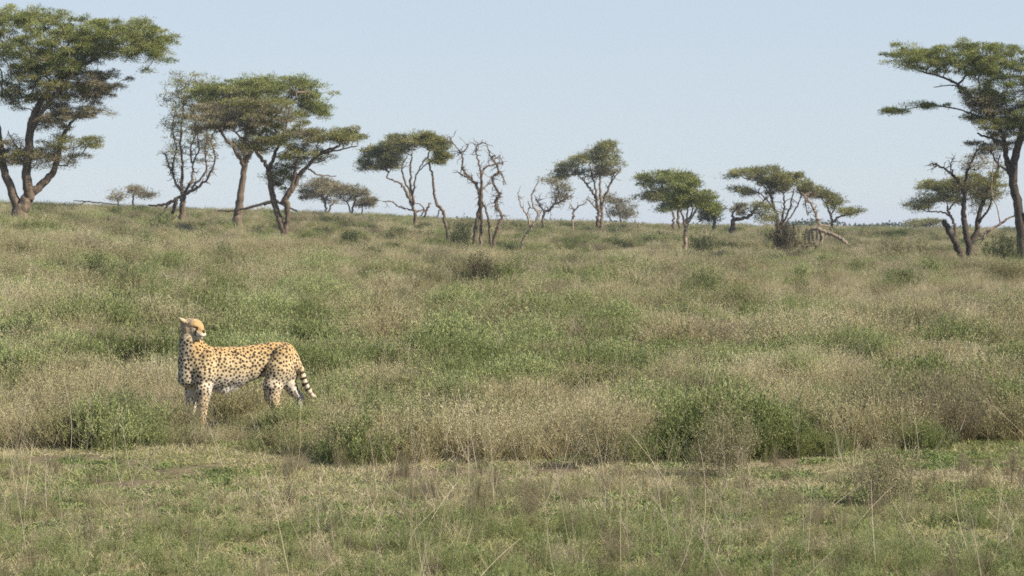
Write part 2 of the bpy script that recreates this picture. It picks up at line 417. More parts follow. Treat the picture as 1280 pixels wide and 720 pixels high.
# tall scrub, three rings of distance
def clumps(x, y, cell, seed):
    """nearest of a loose field of mounds: relative distance from its middle, and its own random numbers"""
    cy_ = cell * 1.25
    gx = np.floor(x / cell); gy = np.floor(y / cy_)
    best = np.full(len(x), 9.); out = [np.zeros(len(x)) for _ in range(5)]
    for dx in (-1, 0, 1):
        for dy in (-1, 0, 1):
            ix, iy = gx + dx, gy + dy
            cx = (ix + hash2(ix, iy, seed)) * cell; cyy = (iy + hash2(ix, iy, seed + 1)) * cy_
            rc = cell * (.36 + .42 * hash2(ix, iy, seed + 2))
            q = np.hypot(x - cx, y - cyy) / rc
            m = q < best; best[m] = q[m]
            for k, v in enumerate((hash2(ix, iy, seed + 3), hash2(ix, iy, seed + 4), hash2(ix, iy, seed + 5), cx, cyy)):
                v = np.broadcast_to(v, best.shape); out[k][m] = v[m]
    return best, out
def tall(n, d0, d1, smin, smax, cell=1.0, wide=1.25, pw=1.0, gap=.4):
    x, y = sample(n, d0, d1, pw)
    ed = edge_d(x)
    b = bare(x, y)
    m = (y > ed - 2.8) & ((b < .35) | (R.uniform(0, 1, len(x)) < .25))
    x, y, b = x[m], y[m], b[m]
    q, (h1, h2, h3, cx, cyy) = clumps(x, y, cell, 17)
    m = (cyy + (h3 - .5) * 1.0 - 1.1 * (h1 > .86) > 0) & (cyy > edge_d(cx) + (h3 - .5) * .9 - 1.5 * (h1 > .78) - .8 * (h2 > .8)) & ((q < 1) | (y > edge_d(x) + .2))
    x, y, b, q, h1, h2, h3, cx, cyy = (a[m] for a in (x, y, b, q, h1, h2, h3, cx, cyy))
    keep = (q < 1.0) | (R.uniform(0, 1, len(x)) < gap)
    x, y, b, q, h1, h2, h3, cx, cyy = (a[keep] for a in (x, y, b, q, h1, h2, h3, cx, cyy)); n = len(x)
    g = greenness(cx, cyy) + (h1 - .5) * .38 + R.normal(0, .03, n)
    dome = np.sqrt(np.clip(1 - q * q, 0, 1))
    hgt = (.16 + (.38 + 1.05 * h2 ** 1.1) * dome) * (.85 + .15 * np.clip((cyy - edge_d(cx)) / 1.6, 0, 1)) * R.uniform(smin, smax, n) * (1 - .7 * b)
    hgt = hgt * (.75 + .5 * fbm(x / 5, y / 9, 71, 2))
    hgt = np.where(y < 34, np.minimum(hgt, 1.0 + .25 * h1), hgt)
    ccat = clear_cat(x, y)
    hgt = np.where(ccat, np.minimum(hgt, R.uniform(.25, .5, n)), hgt)
    px = 640 + F * x / y
    front = (px > 205) & (px < 425) & (y < 24.3)
    hgt = np.where(front, np.minimum(hgt, R.uniform(.3, .55, n)), hgt)
    tint = np.clip(.52 + (h3 - .5) * 1.0 + R.normal(0, .10, n) + (fbm(x / 3, y / 6, 77) - .5) * .5, 0, 1)
    w = R.uniform(0, 1, n)
    inside = q < 1.0
    g = g - .09 * np.clip((25.6 - y) / 1.6, 0, 1); isg = (g > .54) & inside; ismix = (g > .44) & ~isg & inside; isd = ~isg & ~ismix
    br = (h1 * .5 + fbm(cx / 2.3, cyy / 4.5, 83) * .5 > .60) & ~isg & inside
    put('green', *(a[isg] for a in (x, y, hgt, tint, hgt * wide)))
    k = ismix & ~br; put('mix', *(a[k] for a in (x, y, hgt, tint, hgt * wide)))
    k = isd & ~br & (w < .38); put('mix', *(a[k] for a in (x, y, hgt * .9, np.clip(tint + .25, 0, 1), hgt * wide)))
    k = isd & ~br & (w >= .22); put('dry', *(a[k] for a in (x, y, hgt, tint, hgt * wide)))
    k = br; put('brown', *(a[k] for a in (x, y, hgt, tint, hgt * wide)))
tall(12000, 20.6, 36, .65, 1.15, cell=.70, gap=.16)
tall(17000, 36, 70, .7, 1.2, cell=1.0, gap=.12)
tall(30000, 70, 150, .9, 1.4, cell=1.35, wide=1.35, gap=.12)
tall(56000, 150, 430, .9, 1.5, cell=2.3, wide=1.8, gap=.08)
# tufts that stand out singly from the rest
x, y = sample(1100, 45, 330, .75); kk = R.uniform(0, 1, len(x)); far_ = np.clip((y - 60) / 200, 0, 1)
for nm_, lo_, hi_ in (('green', 0, .55), ('brown', .55, .75), ('mix', .75, 1.)):
    m = (kk >= lo_) & (kk < hi_); n = int(m.sum())
    h_ = R.uniform(.9, 1.5, n) + .5 * far_[m]
    for _k in range(3):
        put(nm_, x[m] + R.normal(0, .22, n), y[m] + R.normal(0, .25, n), h_ * R.uniform(.7, 1.1, n), np.clip(R.normal(.18, .12, n), 0, 1), h_ * R.uniform(1.1, 1.7, n))
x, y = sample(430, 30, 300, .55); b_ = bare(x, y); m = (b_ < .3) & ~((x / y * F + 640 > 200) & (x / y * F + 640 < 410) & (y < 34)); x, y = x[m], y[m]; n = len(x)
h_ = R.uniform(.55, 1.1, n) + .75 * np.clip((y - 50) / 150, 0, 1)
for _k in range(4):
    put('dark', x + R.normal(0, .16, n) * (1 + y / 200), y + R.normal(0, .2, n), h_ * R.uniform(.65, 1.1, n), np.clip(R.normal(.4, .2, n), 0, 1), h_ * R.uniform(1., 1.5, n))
# dry grass sprinkled through all of it
x, y = sample(5000, 22, 90, .6); m = (y > edge_d(x)) & ~clear_cat(x, y); x, y = x[m], y[m]
put('dry', x, y, R.uniform(.35, 1.0, len(x)), np.clip(R.normal(.6, .2, len(x)), 0, 1))
x, y = sample(16000, 90, 420, .8)
put('dry', x, y, R.uniform(.25, .7, len(x)), np.clip(R.normal(.6, .2, len(x)), 0, 1), R.uniform(1.2, 3., len(x)))
# turf under and between
x, y = sample(16000, 22, 60, .7)
put('short', x, y, R.uniform(.8, 1.7, len(x)), np.clip(R.normal(.5, .2, len(x)), 0, 1), R.uniform(1.2, 2.2, len(x)))
x, y = sample(15000, 180, 420, .8)
put('short', x, y, R.uniform(1.5, 3, len(x)), np.clip(R.normal(.65, .15, len(x)), 0, 1), R.uniform(4, 8, len(x)))
x, y = sample(26000, 60, 180, .8)
put('short', x, y, R.uniform(1.2, 2.2, len(x)), np.clip(R.normal(.68, .16, len(x)), 0, 1), R.uniform(2, 4, len(x)))

for (px_, d_, h_, k_, n_) in ((328, 23.35, .55, 'mix', 4), (343, 23.3, .74, 'green', 6), (356, 23.3, .78, 'mix', 6), (370, 23.3, .80, 'green', 6), (382, 23.5, .74, 'green', 6), (394, 23.6, .70, 'mix', 5), (224, 23.2, .85, 'mix', 6), (236, 23.3, .78, 'brown', 5), (285, 23.2, .36, 'mix', 5), (310, 23.1, .34, 'brown', 4)):
    xx = np.full(n_, (px_ - 640) / F * d_) + R.normal(0, .05, n_); yy = np.full(n_, d_) + R.normal(0, .06, n_)
    put(k_, xx, yy, h_ * R.uniform(.8, 1.1, n_), np.clip(R.normal(.5, .2, n_), 0, 1))
info = {'dry': ('dry_grass', 'pale straw coloured dry grass growing all over the plain', 'grass', dryp),
        'green': ('green_herbs', 'soft feathery green herbs growing in patches over the plain', 'herbs', greenp),
        'mix': ('low_scrub', 'dull olive knee-high scrub covering the plain behind the cropped turf', 'scrub', mixp),
        'brown': ('twiggy_scrub', 'leafless brown twiggy undergrowth scattered between the green herbs', 'undergrowth', brownp),
        'dark': ('dark_undergrowth', 'dark green low leafy undergrowth dotted over the slope in small tufts', 'undergrowth', darkp),
        'short': ('short_turf', 'cropped yellow-green turf covering the open ground in the foreground', 'turf', shortp),
        'weed': ('broadleaf_weeds', 'small bright green broad-leaved weeds creeping through the cropped turf', 'weeds', weedp),
        'stalk': ('dry_stalks', 'thin bleached dry stalks leaning up out of the grass', 'stalks', stalkp)}
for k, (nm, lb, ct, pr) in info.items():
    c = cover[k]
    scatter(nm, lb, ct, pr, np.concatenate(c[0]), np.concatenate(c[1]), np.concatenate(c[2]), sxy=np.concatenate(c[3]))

# ------------------------------------------------------------------ single shrubs
def make_shrub(label, px, d, w, h, kind, seed, leaf=None, nl=None, lean=0., group=None, cat='shrub', name='shrub'):
    r = np.random.default_rng(seed)
    s = d / F * 1.25
    ll = leaf or max(.018, 1.8 * s); lw = ll * .3
    n = 60
    st = Geo(); fo = Geo()
    a = r.uniform(0, 6.28, n); rad = r.uniform(0, w * .18, n)
    base = np.stack([np.cos(a) * rad, np.sin(a) * rad, np.zeros(n) - .03], -1)
    tw = max(.004, .5 * s)
    th = np.clip(np.abs(r.normal(0, .55, n)), 0, 1.25)
    reach = 1 / np.sqrt((np.sin(th) / (w * .5)) ** 2 + (np.cos(th) / h) ** 2)
    P, D = strips(st, base, a, reach * r.uniform(.7, 1.0, n), th, r.uniform(-.25, .1, n), np.full(n, tw), 4, r.uniform(0, 1, n), r)
    k = 420; i = r.integers(0, n, k); t = r.uniform(.2, .95, k); p, d_ = on_path(P, D, i, t)
    P2, D2 = strips(st, p, r.uniform(0, 6.28, k), h * r.uniform(.12, .32, k), r.uniform(.1, 1.2, k), r.uniform(-.7, .2, k), np.full(k, tw * .6), 2, r.uniform(0, 1, k), r)
    nl = nl or int(np.clip(w * h / (ll * lw) * 2.6, 900, 14000))
    if kind == 'brown': nl = int(nl * .55)
    cs = r.uniform(0, 1, k)
    j = r.integers(0, k, nl); t = r.uniform(0, 1.0, nl); p, d_ = on_path(P2, D2, j, t)
    p = p + r.normal(0, .012 + ll * .3, (nl, 3)); p[:, 2] = np.maximum(p[:, 2], .0)
    leafquads(fo, p, d_ * .8 + r.normal(0, .5, (nl, 3)), ll * r.uniform(.6, 1.4, nl), lw * r.uniform(.7, 1.3, nl), np.clip(.5 * cs[j] + .5 * r.uniform(0, 1, nl), 0, 1), r)
    root = empty(name, W(px, d)); tag(root, label, cat, group)
    link('stems', st.mesh('stems', M['sh_brown']), root)
    link('foliage', fo.mesh('foliage', M['sh_' + kind]), root)
    root.rotation_euler = (0, lean, 0)
    return root

SHRUBS = [
 # label, px, d, w, h, kind
 ('dark brown-green rounded shrub at the turf edge, right of the picture middle', 752, 20.9, .8, .48, 'brown'),
 ('tallest feathery green shrub, at the turf edge right of the cheetah', 572, 22.9, .62, .66, 'green'),
 ('light green feathery shrub between the cheetah and the tallest green shrub', 474, 23.4, .6, .5, 'green'),
 ('brown twiggy shrub directly in front of the hind legs of the cheetah', 372, 22.6, .42, .26, 'brown'),
 ('low grey-brown shrub just in front of the front paws of the cheetah', 246, 22.5, .5, .17, 'brown'),
 ('isolated brown twiggy shrub standing on the cropped turf at lower right', 1108, 17.9, .62, .46, 'brown'),
 ('pale wispy twiggy shrub leaning at the turf edge, left of the isolated brown one', 905, 19.9, .65, .62, 'brown'),
 ('wide grey-green shrub at the turf edge on the right', 1090, 23.0, 1.2, .62, 'brown'),
 ('bushy olive shrub at the turf edge near the right border', 1205, 23.6, .8, .48, 'brown'),
 ('brown and green shrub at the turf edge near the left border', 70, 22.9, .8, .5, 'brown'),
 ('green shrub left of the cheetah at the turf edge', 150, 23.3, .7, .48, 'green'),
 ('dense green shrub a little behind the wide grey-green one, on the right', 1060, 33.5, 1.0, .62, 'green'),
 ('bright green spreading shrub on the right half, left of the dense green one', 965, 36, 1.2, .6, 'green'),
 ('green shrub with a shaded left side, right of the picture middle', 800, 30.5, .9, .5, 'green'),
 ('green rounded shrub near the right border above the olive turf-edge shrub', 1180, 38, 1.1, .6, 'green'),
 ('dark green shrub cut by the right border', 1284, 28, .7, .55, 'dark'),
 ('green shrub behind the rump of the cheetah', 480, 31, .9, .5, 'green'),
 ('green shrub in the mid-distance left, nearer of two', 160, 53, 1.2, .6, 'green'),
 ('dark green shrub in the mid-distance left, farther of two', 122, 55, .8, .75, 'dark'),
 ('round green shrub on the grassy rise at left', 180, 88, 1.0, .75, 'green'),
 ('brownish low shrub on the grassy rise at left', 106, 78, 1.5, .6, 'brown'),
 ('dark shrub on the slope below the forked umbrella acacia', 280, 84, .9, .6, 'green'),
 ('dark brown patchy shrub in the middle of the plain', 600, 66, 1.1, .75, 'gloom'),
 ('small green shrub in the middle of the plain under the dead trees', 650, 92, 1.0, .6, 'green'),
 ('green shrub on the plain below the pale-stemmed acacia', 876, 62, 1.3, .65, 'green'),
 ('very dark round bush just right of the pale-stemmed acacia trunk', 880, 142, 1.5, 1.15, 'dark'),
 ('flat dark green bush on the slope left of the leaning thin-trunked tree', 437, 138, 1.5, .75, 'dark'),
 ('dark round bush at the foot of the two dead trees', 574, 150, 1.6, 1.3, 'dark'),
 ('green weedy clump at the roots of the dead trees', 640, 158, 1.6, .5, 'green'),
 ('small green shrub on the plain right of the dead trees', 742, 120, .8, .45, 'green'),
 ('long brown thicket on the rise before the right-hand trees', 1130, 130, 3.6, .95, 'brown'),
 ('dark shrub under the big acacia at the right border', 1255, 113, 2.0, 1.1, 'dark'),
 ('dark shrub below the long brown thicket', 1130, 74, 1.2, .55, 'green'),
 ('dark low shrub at the left border behind the left-hand turf edge', 22, 34, 1.1, .55, 'dark'),
]
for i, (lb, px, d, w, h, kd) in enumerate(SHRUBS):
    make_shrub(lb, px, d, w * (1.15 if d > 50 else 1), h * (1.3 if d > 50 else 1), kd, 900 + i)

# ------------------------------------------------------------------ trees
def tube(g, P, r, sides=6):
    P = np.asarray(P, float); r = np.asarray(r, float); n = len(P)
    T = np.gradient(P, axis=0); T = norm(T)
    ref = np.array([.13, 1., .21]); ref = norm(ref)
    A = norm(np.cross(T, ref)); B = np.cross(T, A)
    an = np.linspace(0, 2 * np.pi, sides, endpoint=False)
    V = P[:, None, :] + (A[:, None, :] * np.cos(an)[None, :, None] + B[:, None, :] * np.sin(an)[None, :, None]) * r[:, None, None]
    i = np.arange(n - 1)[:, None] * sides; k = np.arange(sides)[None, :]; k2 = (k + 1) % sides
    f = np.stack([i + k, i + k2, i + sides + k2, i + sides + k], -1).reshape(-1, 4)
    g.add(V.reshape(-1, 3), f)

def smooth_path(P, sub=5, wob=0., rng=R):
    P = np.asarray(P, float); n = len(P)
    if n < 2: return P
    E = np.vstack([2 * P[0] - P[1], P, 2 * P[-1] - P[-2]]); out = []
    for i in range(n - 1):
        p0, p1, p2, p3 = E[i:i + 4]
        for t in np.linspace(0, 1, sub, endpoint=False):
            out.append(.5 * ((2 * p1) + (-p0 + p2) * t + (2 * p0 - 5 * p1 + 4 * p2 - p3) * t * t + (-p0 + 3 * p1 - 3 * p2 + p3) * t ** 3))
    out.append(P[-1]); out = np.array(out)
    if wob > 0:
        w = rng.normal(0, wob, (len(out), out.shape[1])); w[0] = 0
        w[:, 3:] = 0
        out = out + w
    return out

def tree(name, label, d, base, limbs, crowns=(), mat='leaf', barkm='bark', group=None, seed=1, leafk=1.0, twigs=0, cat='tree', spread=.6, rc=7.2, leafsize=1.0, droop=0., nk=1.0, bark2=None):
    """limbs: lists of (photo px, photo row, radius px[, depth px]); real distance d gives everything its true size.
       crowns: (cx, cy, rx, ry[, depth, depth radius, material])"""
    r = np.random.default_rng(seed); s = d / F
    bx, by = base
    gz = float(H((bx - 640) * s, d)); root_loc = np.array([(bx - 640) * s, d, gz])
    def w3(P):  # px space (x, row, depth) -> metres
        P = np.asarray(P, float)
        return np.stack([(P[:, 0] - 640) * s, d + P[:, 2] * s, ZC - (P[:, 1] - HY) * s], -1)
    wood = Geo(); nodesP = []; nodesR = []
    gy = HY + (ZC - (gz - .25)) / s
    first = True
    for L in limbs:
        pts = []
        dep0 = 0.
        if nodesP:
            NP = np.array(nodesP); q = np.hypot(NP[:, 0] - L[0][0], NP[:, 1] - L[0][1]); k = int(np.argmin(q))
            if q[k] < 8: dep0 = NP[k, 2]
        slope = 0 if first else r.uniform(-spread, spread)
        acc = 0
        for i, p in enumerate(L):
            if i: acc += math.hypot(p[0] - L[i - 1][0], p[1] - L[i - 1][1])
            dep = p[3] if len(p) > 3 else dep0 + slope * acc
            pts.append((p[0], p[1], dep, p[2]))
        if L[0][1] >= by - 6 and abs(L[0][0] - bx) < 40:     # starts at the ground: run it down into the soil
            dx = pts[0][0]
            pts.insert(0, (dx + (pts[0][0] - pts[1][0]) * .1, max(gy, pts[0][1] + 1.5), pts[0][2], pts[0][3] * 1.25))
        Q = smooth_path(pts, 6, 0, r)
        wb = r.normal(0, .42, (len(Q), 3)); wb[0] = 0; Q[:, :3] += wb * np.clip(Q[:, 3:4], .5, 1.5)
        Q[1:, 3] *= np.where(Q[1:, 3] > 3.2, r.uniform(.96, 1.05, len(Q) - 1), r.uniform(.86, 1.16, len(Q) - 1))
        rad = np.maximum(Q[:, 3] * (.86 if len(crowns) else .74), .22) * s
        tube(wood, w3(Q[:, :3]), rad, 8)
        for q in Q[2:]: nodesP.append(q[:3]); nodesR.append(q[3])
        first = False
    br = Geo(); leaves = {}
    NP = np.array(nodesP); NR = np.array(nodesR)
    # attractors
    ats = []
    for c in crowns:
        cx, cy, rx, ry = c[:4]; dz = c[4] if len(c) > 4 and c[4] is not None else 0.; rz = c[5] if len(c) > 5 and c[5] is not None else min(rx, 90) * .8 + ry * .2
        mt = c[6] if len(c) > 6 else mat
        n = max(9, int(rx * ry * math.pi / 50 * nk))
        v = norm(r.normal(size=(n, 3))) * (r.uniform(0, 1, (n, 1)) ** .42) * np.where(r.uniform(0, 1, (n, 1)) < .22, r.uniform(1.0, 1.28, (n, 1)), 1)
        v = v * (1 + .16 * np.sin(v[:, :1] * 5 + cx) * np.array([0, 1, 0]))
        v[:, 1] *= 1.0
        for q in v: ats.append((cx + q[0] * rx, cy - q[1] * ry, dz + q[2] * rz, mt, cx, cy, dz, ry))
    A = np.array([[a[0], a[1], a[2]] for a in ats]) if ats else np.zeros((0, 3))
    if len(A):
        d0 = np.min(np.linalg.norm(A[:, None] - NP[None, ::2], axis=2), axis=1)
        order = np.argsort(d0)
        npos = [p for p in NP]; parent = [-1] * len(npos); cnt = [0] * len(npos)
        arr = np.zeros((len(npos) + len(A) * 4 + 8, 3)); arr[:len(npos)] = NP; m = len(npos)
        chains = []
        rad0 = np.concatenate([NR, np.zeros(len(arr) - m)])
        for k in order:
            a = A[k]; v = arr[:m] - a
            cost = np.linalg.norm(v, axis=1) + .9 * np.maximum(0, a[1] - arr[:m, 1]) # nodes above the target cost more (rows grow downward)
            j = int(np.argmin(cost)); p = arr[j]
            dist = np.linalg.norm(a - p)
            nn = 3
            up = np.array([0, -1, 0]) * dist * .10
            ids = [j]
            for q in range(1, nn + 1):
                t = q / nn
                pt = p * (1 - t) + a * t + up * math.sin(t * math.pi) + (r.normal(0, .05 * dist, 3) if q < nn else 0)
                arr[m] = pt; parent.append(ids[-1]); cnt.append(0); ids.append(m); m += 1
            chains.append(ids)
            i = ids[-1]
            while i >= 0: cnt[i] += 1; i = parent[i]
        for ids in chains:
            rr = [min(.24 + .15 * math.sqrt(cnt[i]), max(rad0[ids[0]] * .8, .35) if rad0[ids[0]] > 0 else 9) * s for i in ids[1:]]
            rr = [rr[0]] + rr
            tube(wood, w3(arr[ids]), np.array(rr), 5)
        for (ax, ay, az, mt, cx, cy, dz, ry) in ats:
            n = int(r.uniform(60, 110) * leafk * (2.5 if d < 150 else 2.0))
            off = r.normal(0, 1, (n, 3)) * np.array([rc, rc * .36, rc]) * .62 * r.uniform(.45, 1.25)
            P = np.array([ax, ay, az]) + off
            P[:, 1] += np.abs(off[:, 0]) * droop
            dr = off * np.array([1, 1.2, 1]); dr = norm(dr) + r.normal(0, .45, (n, 3)); dr[:, 1] -= .4
            cl = r.uniform(0, 1)
            g = leaves.setdefault(mt, Geo())
            W3 = w3(P); dd = np.stack([dr[:, 0], dr[:, 2], -dr[:, 1]], -1)
            ls = leafsize * max(s, .03) * (.78 if d < 150 else .9)
            leafquads(g, W3, dd, ls * r.uniform(2.2, 5.5, n), ls * r.uniform(.55, 1.0, n), np.clip(.45 * cl + .55 * r.uniform(0, 1, n), 0, 1), r)
    if twigs:
        src = [i for i in range(len(NP)) if NR[i] < 3.2 and NP[i, 1] < by - 12]
        for k in range(twigs):
            i = int(r.choice(src)); p = NP[i].copy(); dirn = norm(r.normal(0, 1, 3) + np.array([0, -.5 + droop * 3, 0]))
            ln = r.uniform(5, 15); pts = [p.copy()]
            for q in range(4):
                dirn = norm(dirn + r.normal(0, .45, 3)); p = p + dirn * ln / 4; pts.append(p.copy())
            rr = np.linspace(min(NR[i] * .5, .55), .16, 5) * s
            tube(wood, w3(np.array(pts)), rr, 4)
            if r.uniform() < .6:
                q0 = pts[2]; dirn = norm(r.normal(0, 1, 3)); q1 = q0 + dirn * ln * .35; q2 = q1 + norm(dirn + r.normal(0, .5, 3)) * ln * .3
                tube(wood, w3(np.array([q0, q1, q2])), np.array([.3, .22, .14]) * s, 4)
    root = empty(name, root_loc); tag(root, label, cat, group)
    link('trunk', wood.mesh('trunk', M[barkm], root_loc, True), root)
    for mt, g in leaves.items():
        link('crown', g.mesh('crown', M[mt], root_loc), root)
    return root

G_UMB = 'flat-topped acacias along the rise'
# 1 big acacia at the left border
tree('acacia_tree', 'largest acacia with dense dark green crown, cut by the left border', 120, (25, 270),
     [[(25, 270, 13), (30, 256, 10), (36, 243, 8.5), (33, 215, 7), (36, 185, 6.5), (41, 150, 5.5), (52, 126, 4), (66, 105, 3)],
      [(36, 243, 7), (50, 232, 6), (64, 218, 5), (72, 196, 4), (76, 172, 3), (90, 150, 2)],
      [(24, 262, 8), (12, 232, 6.5), (3, 205, 5.5), (-4, 160, 5), (-22, 120, 4), (-40, 95, 3)],
      [(38, 165, 4), (52, 145, 3.5), (70, 122, 2.5), (95, 95, 2)],
      [(32, 200, 1.8), (18, 180, 1.2), (8, 165, .6)],
      [(66, 105, 2.5), (100, 84, 2.0), (135, 66, 1.3), (165, 58, .7)],
      [(52, 126, 2.2), (85, 112, 1.5), (110, 104, .9), (130, 100, .4)]],
     [(20, 48, 92, 34), (-70, 55, 70, 40), (35, 22, 75, 13), (92, 62, 42, 34), (60, 82, 60, 20), (148, 50, 46, 27), (192, 60, 30, 27), (170, 38, 40, 14), (120, 48, 34, 26), (60, 100, 70, 18, 0, 50, 'leaf'),
      (120, 100, 38, 18, 0, 25, 'leafd'), (95, 140, 45, 16, 5, 30, 'leafd'), (92, 178, 44, 10, 0, 22, 'leaf'), (70, 196, 40, 12, 0, 20, 'leafd'), (75, 122, 48, 12, 0, 30, 'leaf'), (38, 196, 26, 16, 4, 16, 'leaf'), (112, 118, 30, 14, 0, 14, 'leafd'), (20, 120, 26, 14, 0, 18, 'leaf'), (10, 190, 18, 20, 0, 14, 'leafd'), (60, 150, 30, 16, 0, 22, 'leafd')],
     mat='leafg', seed=11, leafk=1.0, twigs=90, droop=.15, rc=7.5, group=None, nk=1.0)
# 2 fan shaped thin tree
tree('acacia_tree', 'fan-shaped bare-stemmed tree between the largest acacia and the pair of umbrella acacias', 178, (226, 262),
     [[(228, 264, 4.5), (229, 248, 4.2), (228, 238, 3)],
      [(228, 240, 2.6), (228, 210, 2), (226, 180, 1.6), (228, 150, 1.2), (230, 125, .9)],
      [(228, 240, 2.2), (218, 225, 1.7), (215, 205, 1.4), (219, 185, 1.1), (214, 160, .9), (218, 130, .8)],
      [(229, 242, 2.4), (240, 225, 1.8), (240, 205, 1.4), (238, 185, 1.2), (245, 165, 1), (242, 140, .8)],
      [(230, 243, 2.4), (252, 232, 1.8), (266, 214, 1.4), (272, 196, 1.1), (268, 176, .9), (275, 160, .7)],
      [(240, 236, 1.8), (258, 215, 1.4), (258, 190, 1.1), (262, 168, .8)],
      [(218, 225, 1.2), (210, 205, 1), (206, 190, .7)], [(240, 205, 1.2), (250, 185, .9), (248, 160, .7)]],
     [(222, 118, 20, 24), (240, 102, 28, 9), (250, 125, 26, 18, 0, 18), (228, 155, 24, 22, 0, 15), (256, 180, 20, 26, 0, 14), (220, 190, 14, 20, 0, 12)],
     mat='leaf', seed=12, leafk=.34, twigs=260, rc=7)
# 3 umbrella behind
tree('acacia_tree', 'tall umbrella acacia standing behind the forked one at left', 172, (298, 270),
     [[(297, 271, 7), (300, 250, 5.5), (303, 225, 4.6), (308, 200, 4.2)],
      [(306, 210, 3.6), (296, 190, 2.8), (284, 172, 2.2), (272, 155, 1.6)],
      [(308, 200, 3.8), (320, 180, 3), (335, 158, 2.4), (352, 140, 1.8), (375, 125, 1.2)],
      [(306, 205, 2.8), (306, 180, 2.4), (312, 155, 1.8), (318, 135, 1.4)]],
     [(318, 112, 82, 17), (350, 108, 56, 14), (380, 125, 24, 24), (400, 138, 14, 14), (290, 135, 52, 22, 0, 45, 'leafd'), (270, 125, 36, 20), (310, 185, 26, 12, 0, 20, 'leafd')],
     mat='leafg', seed=13, leafk=.95, nk=1.1)
# 4 forked acacia in front
tree('acacia_tree', 'forked two-trunked umbrella acacia in front of the tall one, at left', 142, (352, 291),
     [[(355, 292, 5), (349, 275, 4.6), (344, 256, 4.6), (339, 235, 4.4), (336, 210, 4.4)],
      [(356, 291, 4.5), (360, 270, 4.2), (358, 248, 4.5), (366, 236, 3.8), (376, 218, 3.2), (388, 205, 2.6), (402, 192, 2.4), (425, 182, 1.6)],
      [(337, 212, 3.6), (332, 205, 3), (322, 190, 2.4), (310, 178, 1.8), (296, 165, 1.2)],
      [(337, 212, 3), (344, 190, 2.4), (352, 168, 2), (357, 150, 1.4)],
      [(352, 255, 2.8), (366, 232, 2.4), (372, 205, 2.2), (380, 185, 1.8), (392, 172, 1.2)],
      [(386, 212, 1.6), (400, 219, 1.1), (420, 220, .7)],
      [(405, 192, 1.6), (430, 186, 1.2), (447, 182, .7)]],
     [(302, 148, 66, 22, 0, None, 'leafd'), (345, 150, 48, 25), (262, 150, 28, 18, 0, None, 'leafd'), (330, 178, 40, 14), (412, 172, 40, 12), (435, 168, 24, 10), (375, 195, 34, 16), (385, 170, 20, 12, 0, 14, 'leafd'), (352, 218, 22, 22, 5, 14), (322, 130, 55, 8)],
     mat='leaf', seed=14, leafk=.95, nk=1.1)
# 5 low trees behind
tree('acacia_tree', 'left one of two low round-crowned trees touching on the rise', 300, (404, 264), [[(408, 266, 1.8), (405, 250, 1.6), (398, 238, 1.2)], [(406, 252, 1.4), (412, 240, 1)], [(410, 266, 1.4), (418, 250, 1)]],
     [(402, 238, 29, 14), (412, 233, 24, 10), (386, 242, 14, 9)], mat='leafd', seed=15, leafk=1.0)
tree('acacia_tree', 'right one of two low round-crowned trees touching on the rise', 305, (444, 265), [[(440, 267, 1.6), (443, 252, 1.4), (448, 240, 1)], [(438, 267, 1.3), (434, 250, 1)], [(452, 267, 1.2), (455, 250, .8)]],
     [(446, 245, 24, 13), (436, 240, 20, 10), (458, 250, 13, 9)], mat='leafd', seed=16, leafk=1.0)
# 6
tree('acacia_tree', 'acacia with its crown drooping to the left, just left of the leaning thin one', 228, (518, 271),
     [[(519, 272, 2.6), (516, 258, 2.3), (510, 246, 2), (503, 232, 1.6), (492, 226, 1.3), (483, 222, 1)],
      [(516, 256, 2), (512, 240, 1.6), (504, 222, 1.4), (502, 205, 1.1), (508, 195, .9)],
      [(517, 256, 2), (515, 235, 1.7), (514, 210, 1.4), (516, 195, 1)],
      [(516, 244, 1.5), (520, 225, 1.2), (526, 210, 1), (534, 198, .8)],
      [(520, 268, 1.3), (530, 262, 1.1), (526, 270, .9)], [(515, 262, 1.2), (500, 259, 1), (490, 252, .9), (478, 252, .6)]],
     [(505, 178, 34, 10), (485, 190, 26, 13), (466, 205, 16, 13), (488, 206, 14, 9), (532, 175, 22, 8), (470, 192, 14, 10)],
     mat='leaf', seed=17, leafk=1.25, twigs=20, nk=1.3)
# 7 leaning thin
tree('acacia_tree', 'thin-trunked acacia leaning left with a small hanging crown', 168, (560, 295),
     [[(560, 296, 2.6), (556, 276, 2.3), (553, 264, 2.3), (545, 252, 2.1), (543, 238, 1.7), (541, 220, 1.6), (537, 205, 1.4), (535, 195, 1.1), (539, 185, .8)],
      [(537, 203, 1.2), (530, 208, .9), (522, 216, .7)]],
     [(546, 180, 15, 10), (553, 192, 10, 14), (535, 176, 12, 7), (548, 200, 9, 8)],
     mat='leaf', seed=18, leafk=1.3, nk=1.5, rc=6)
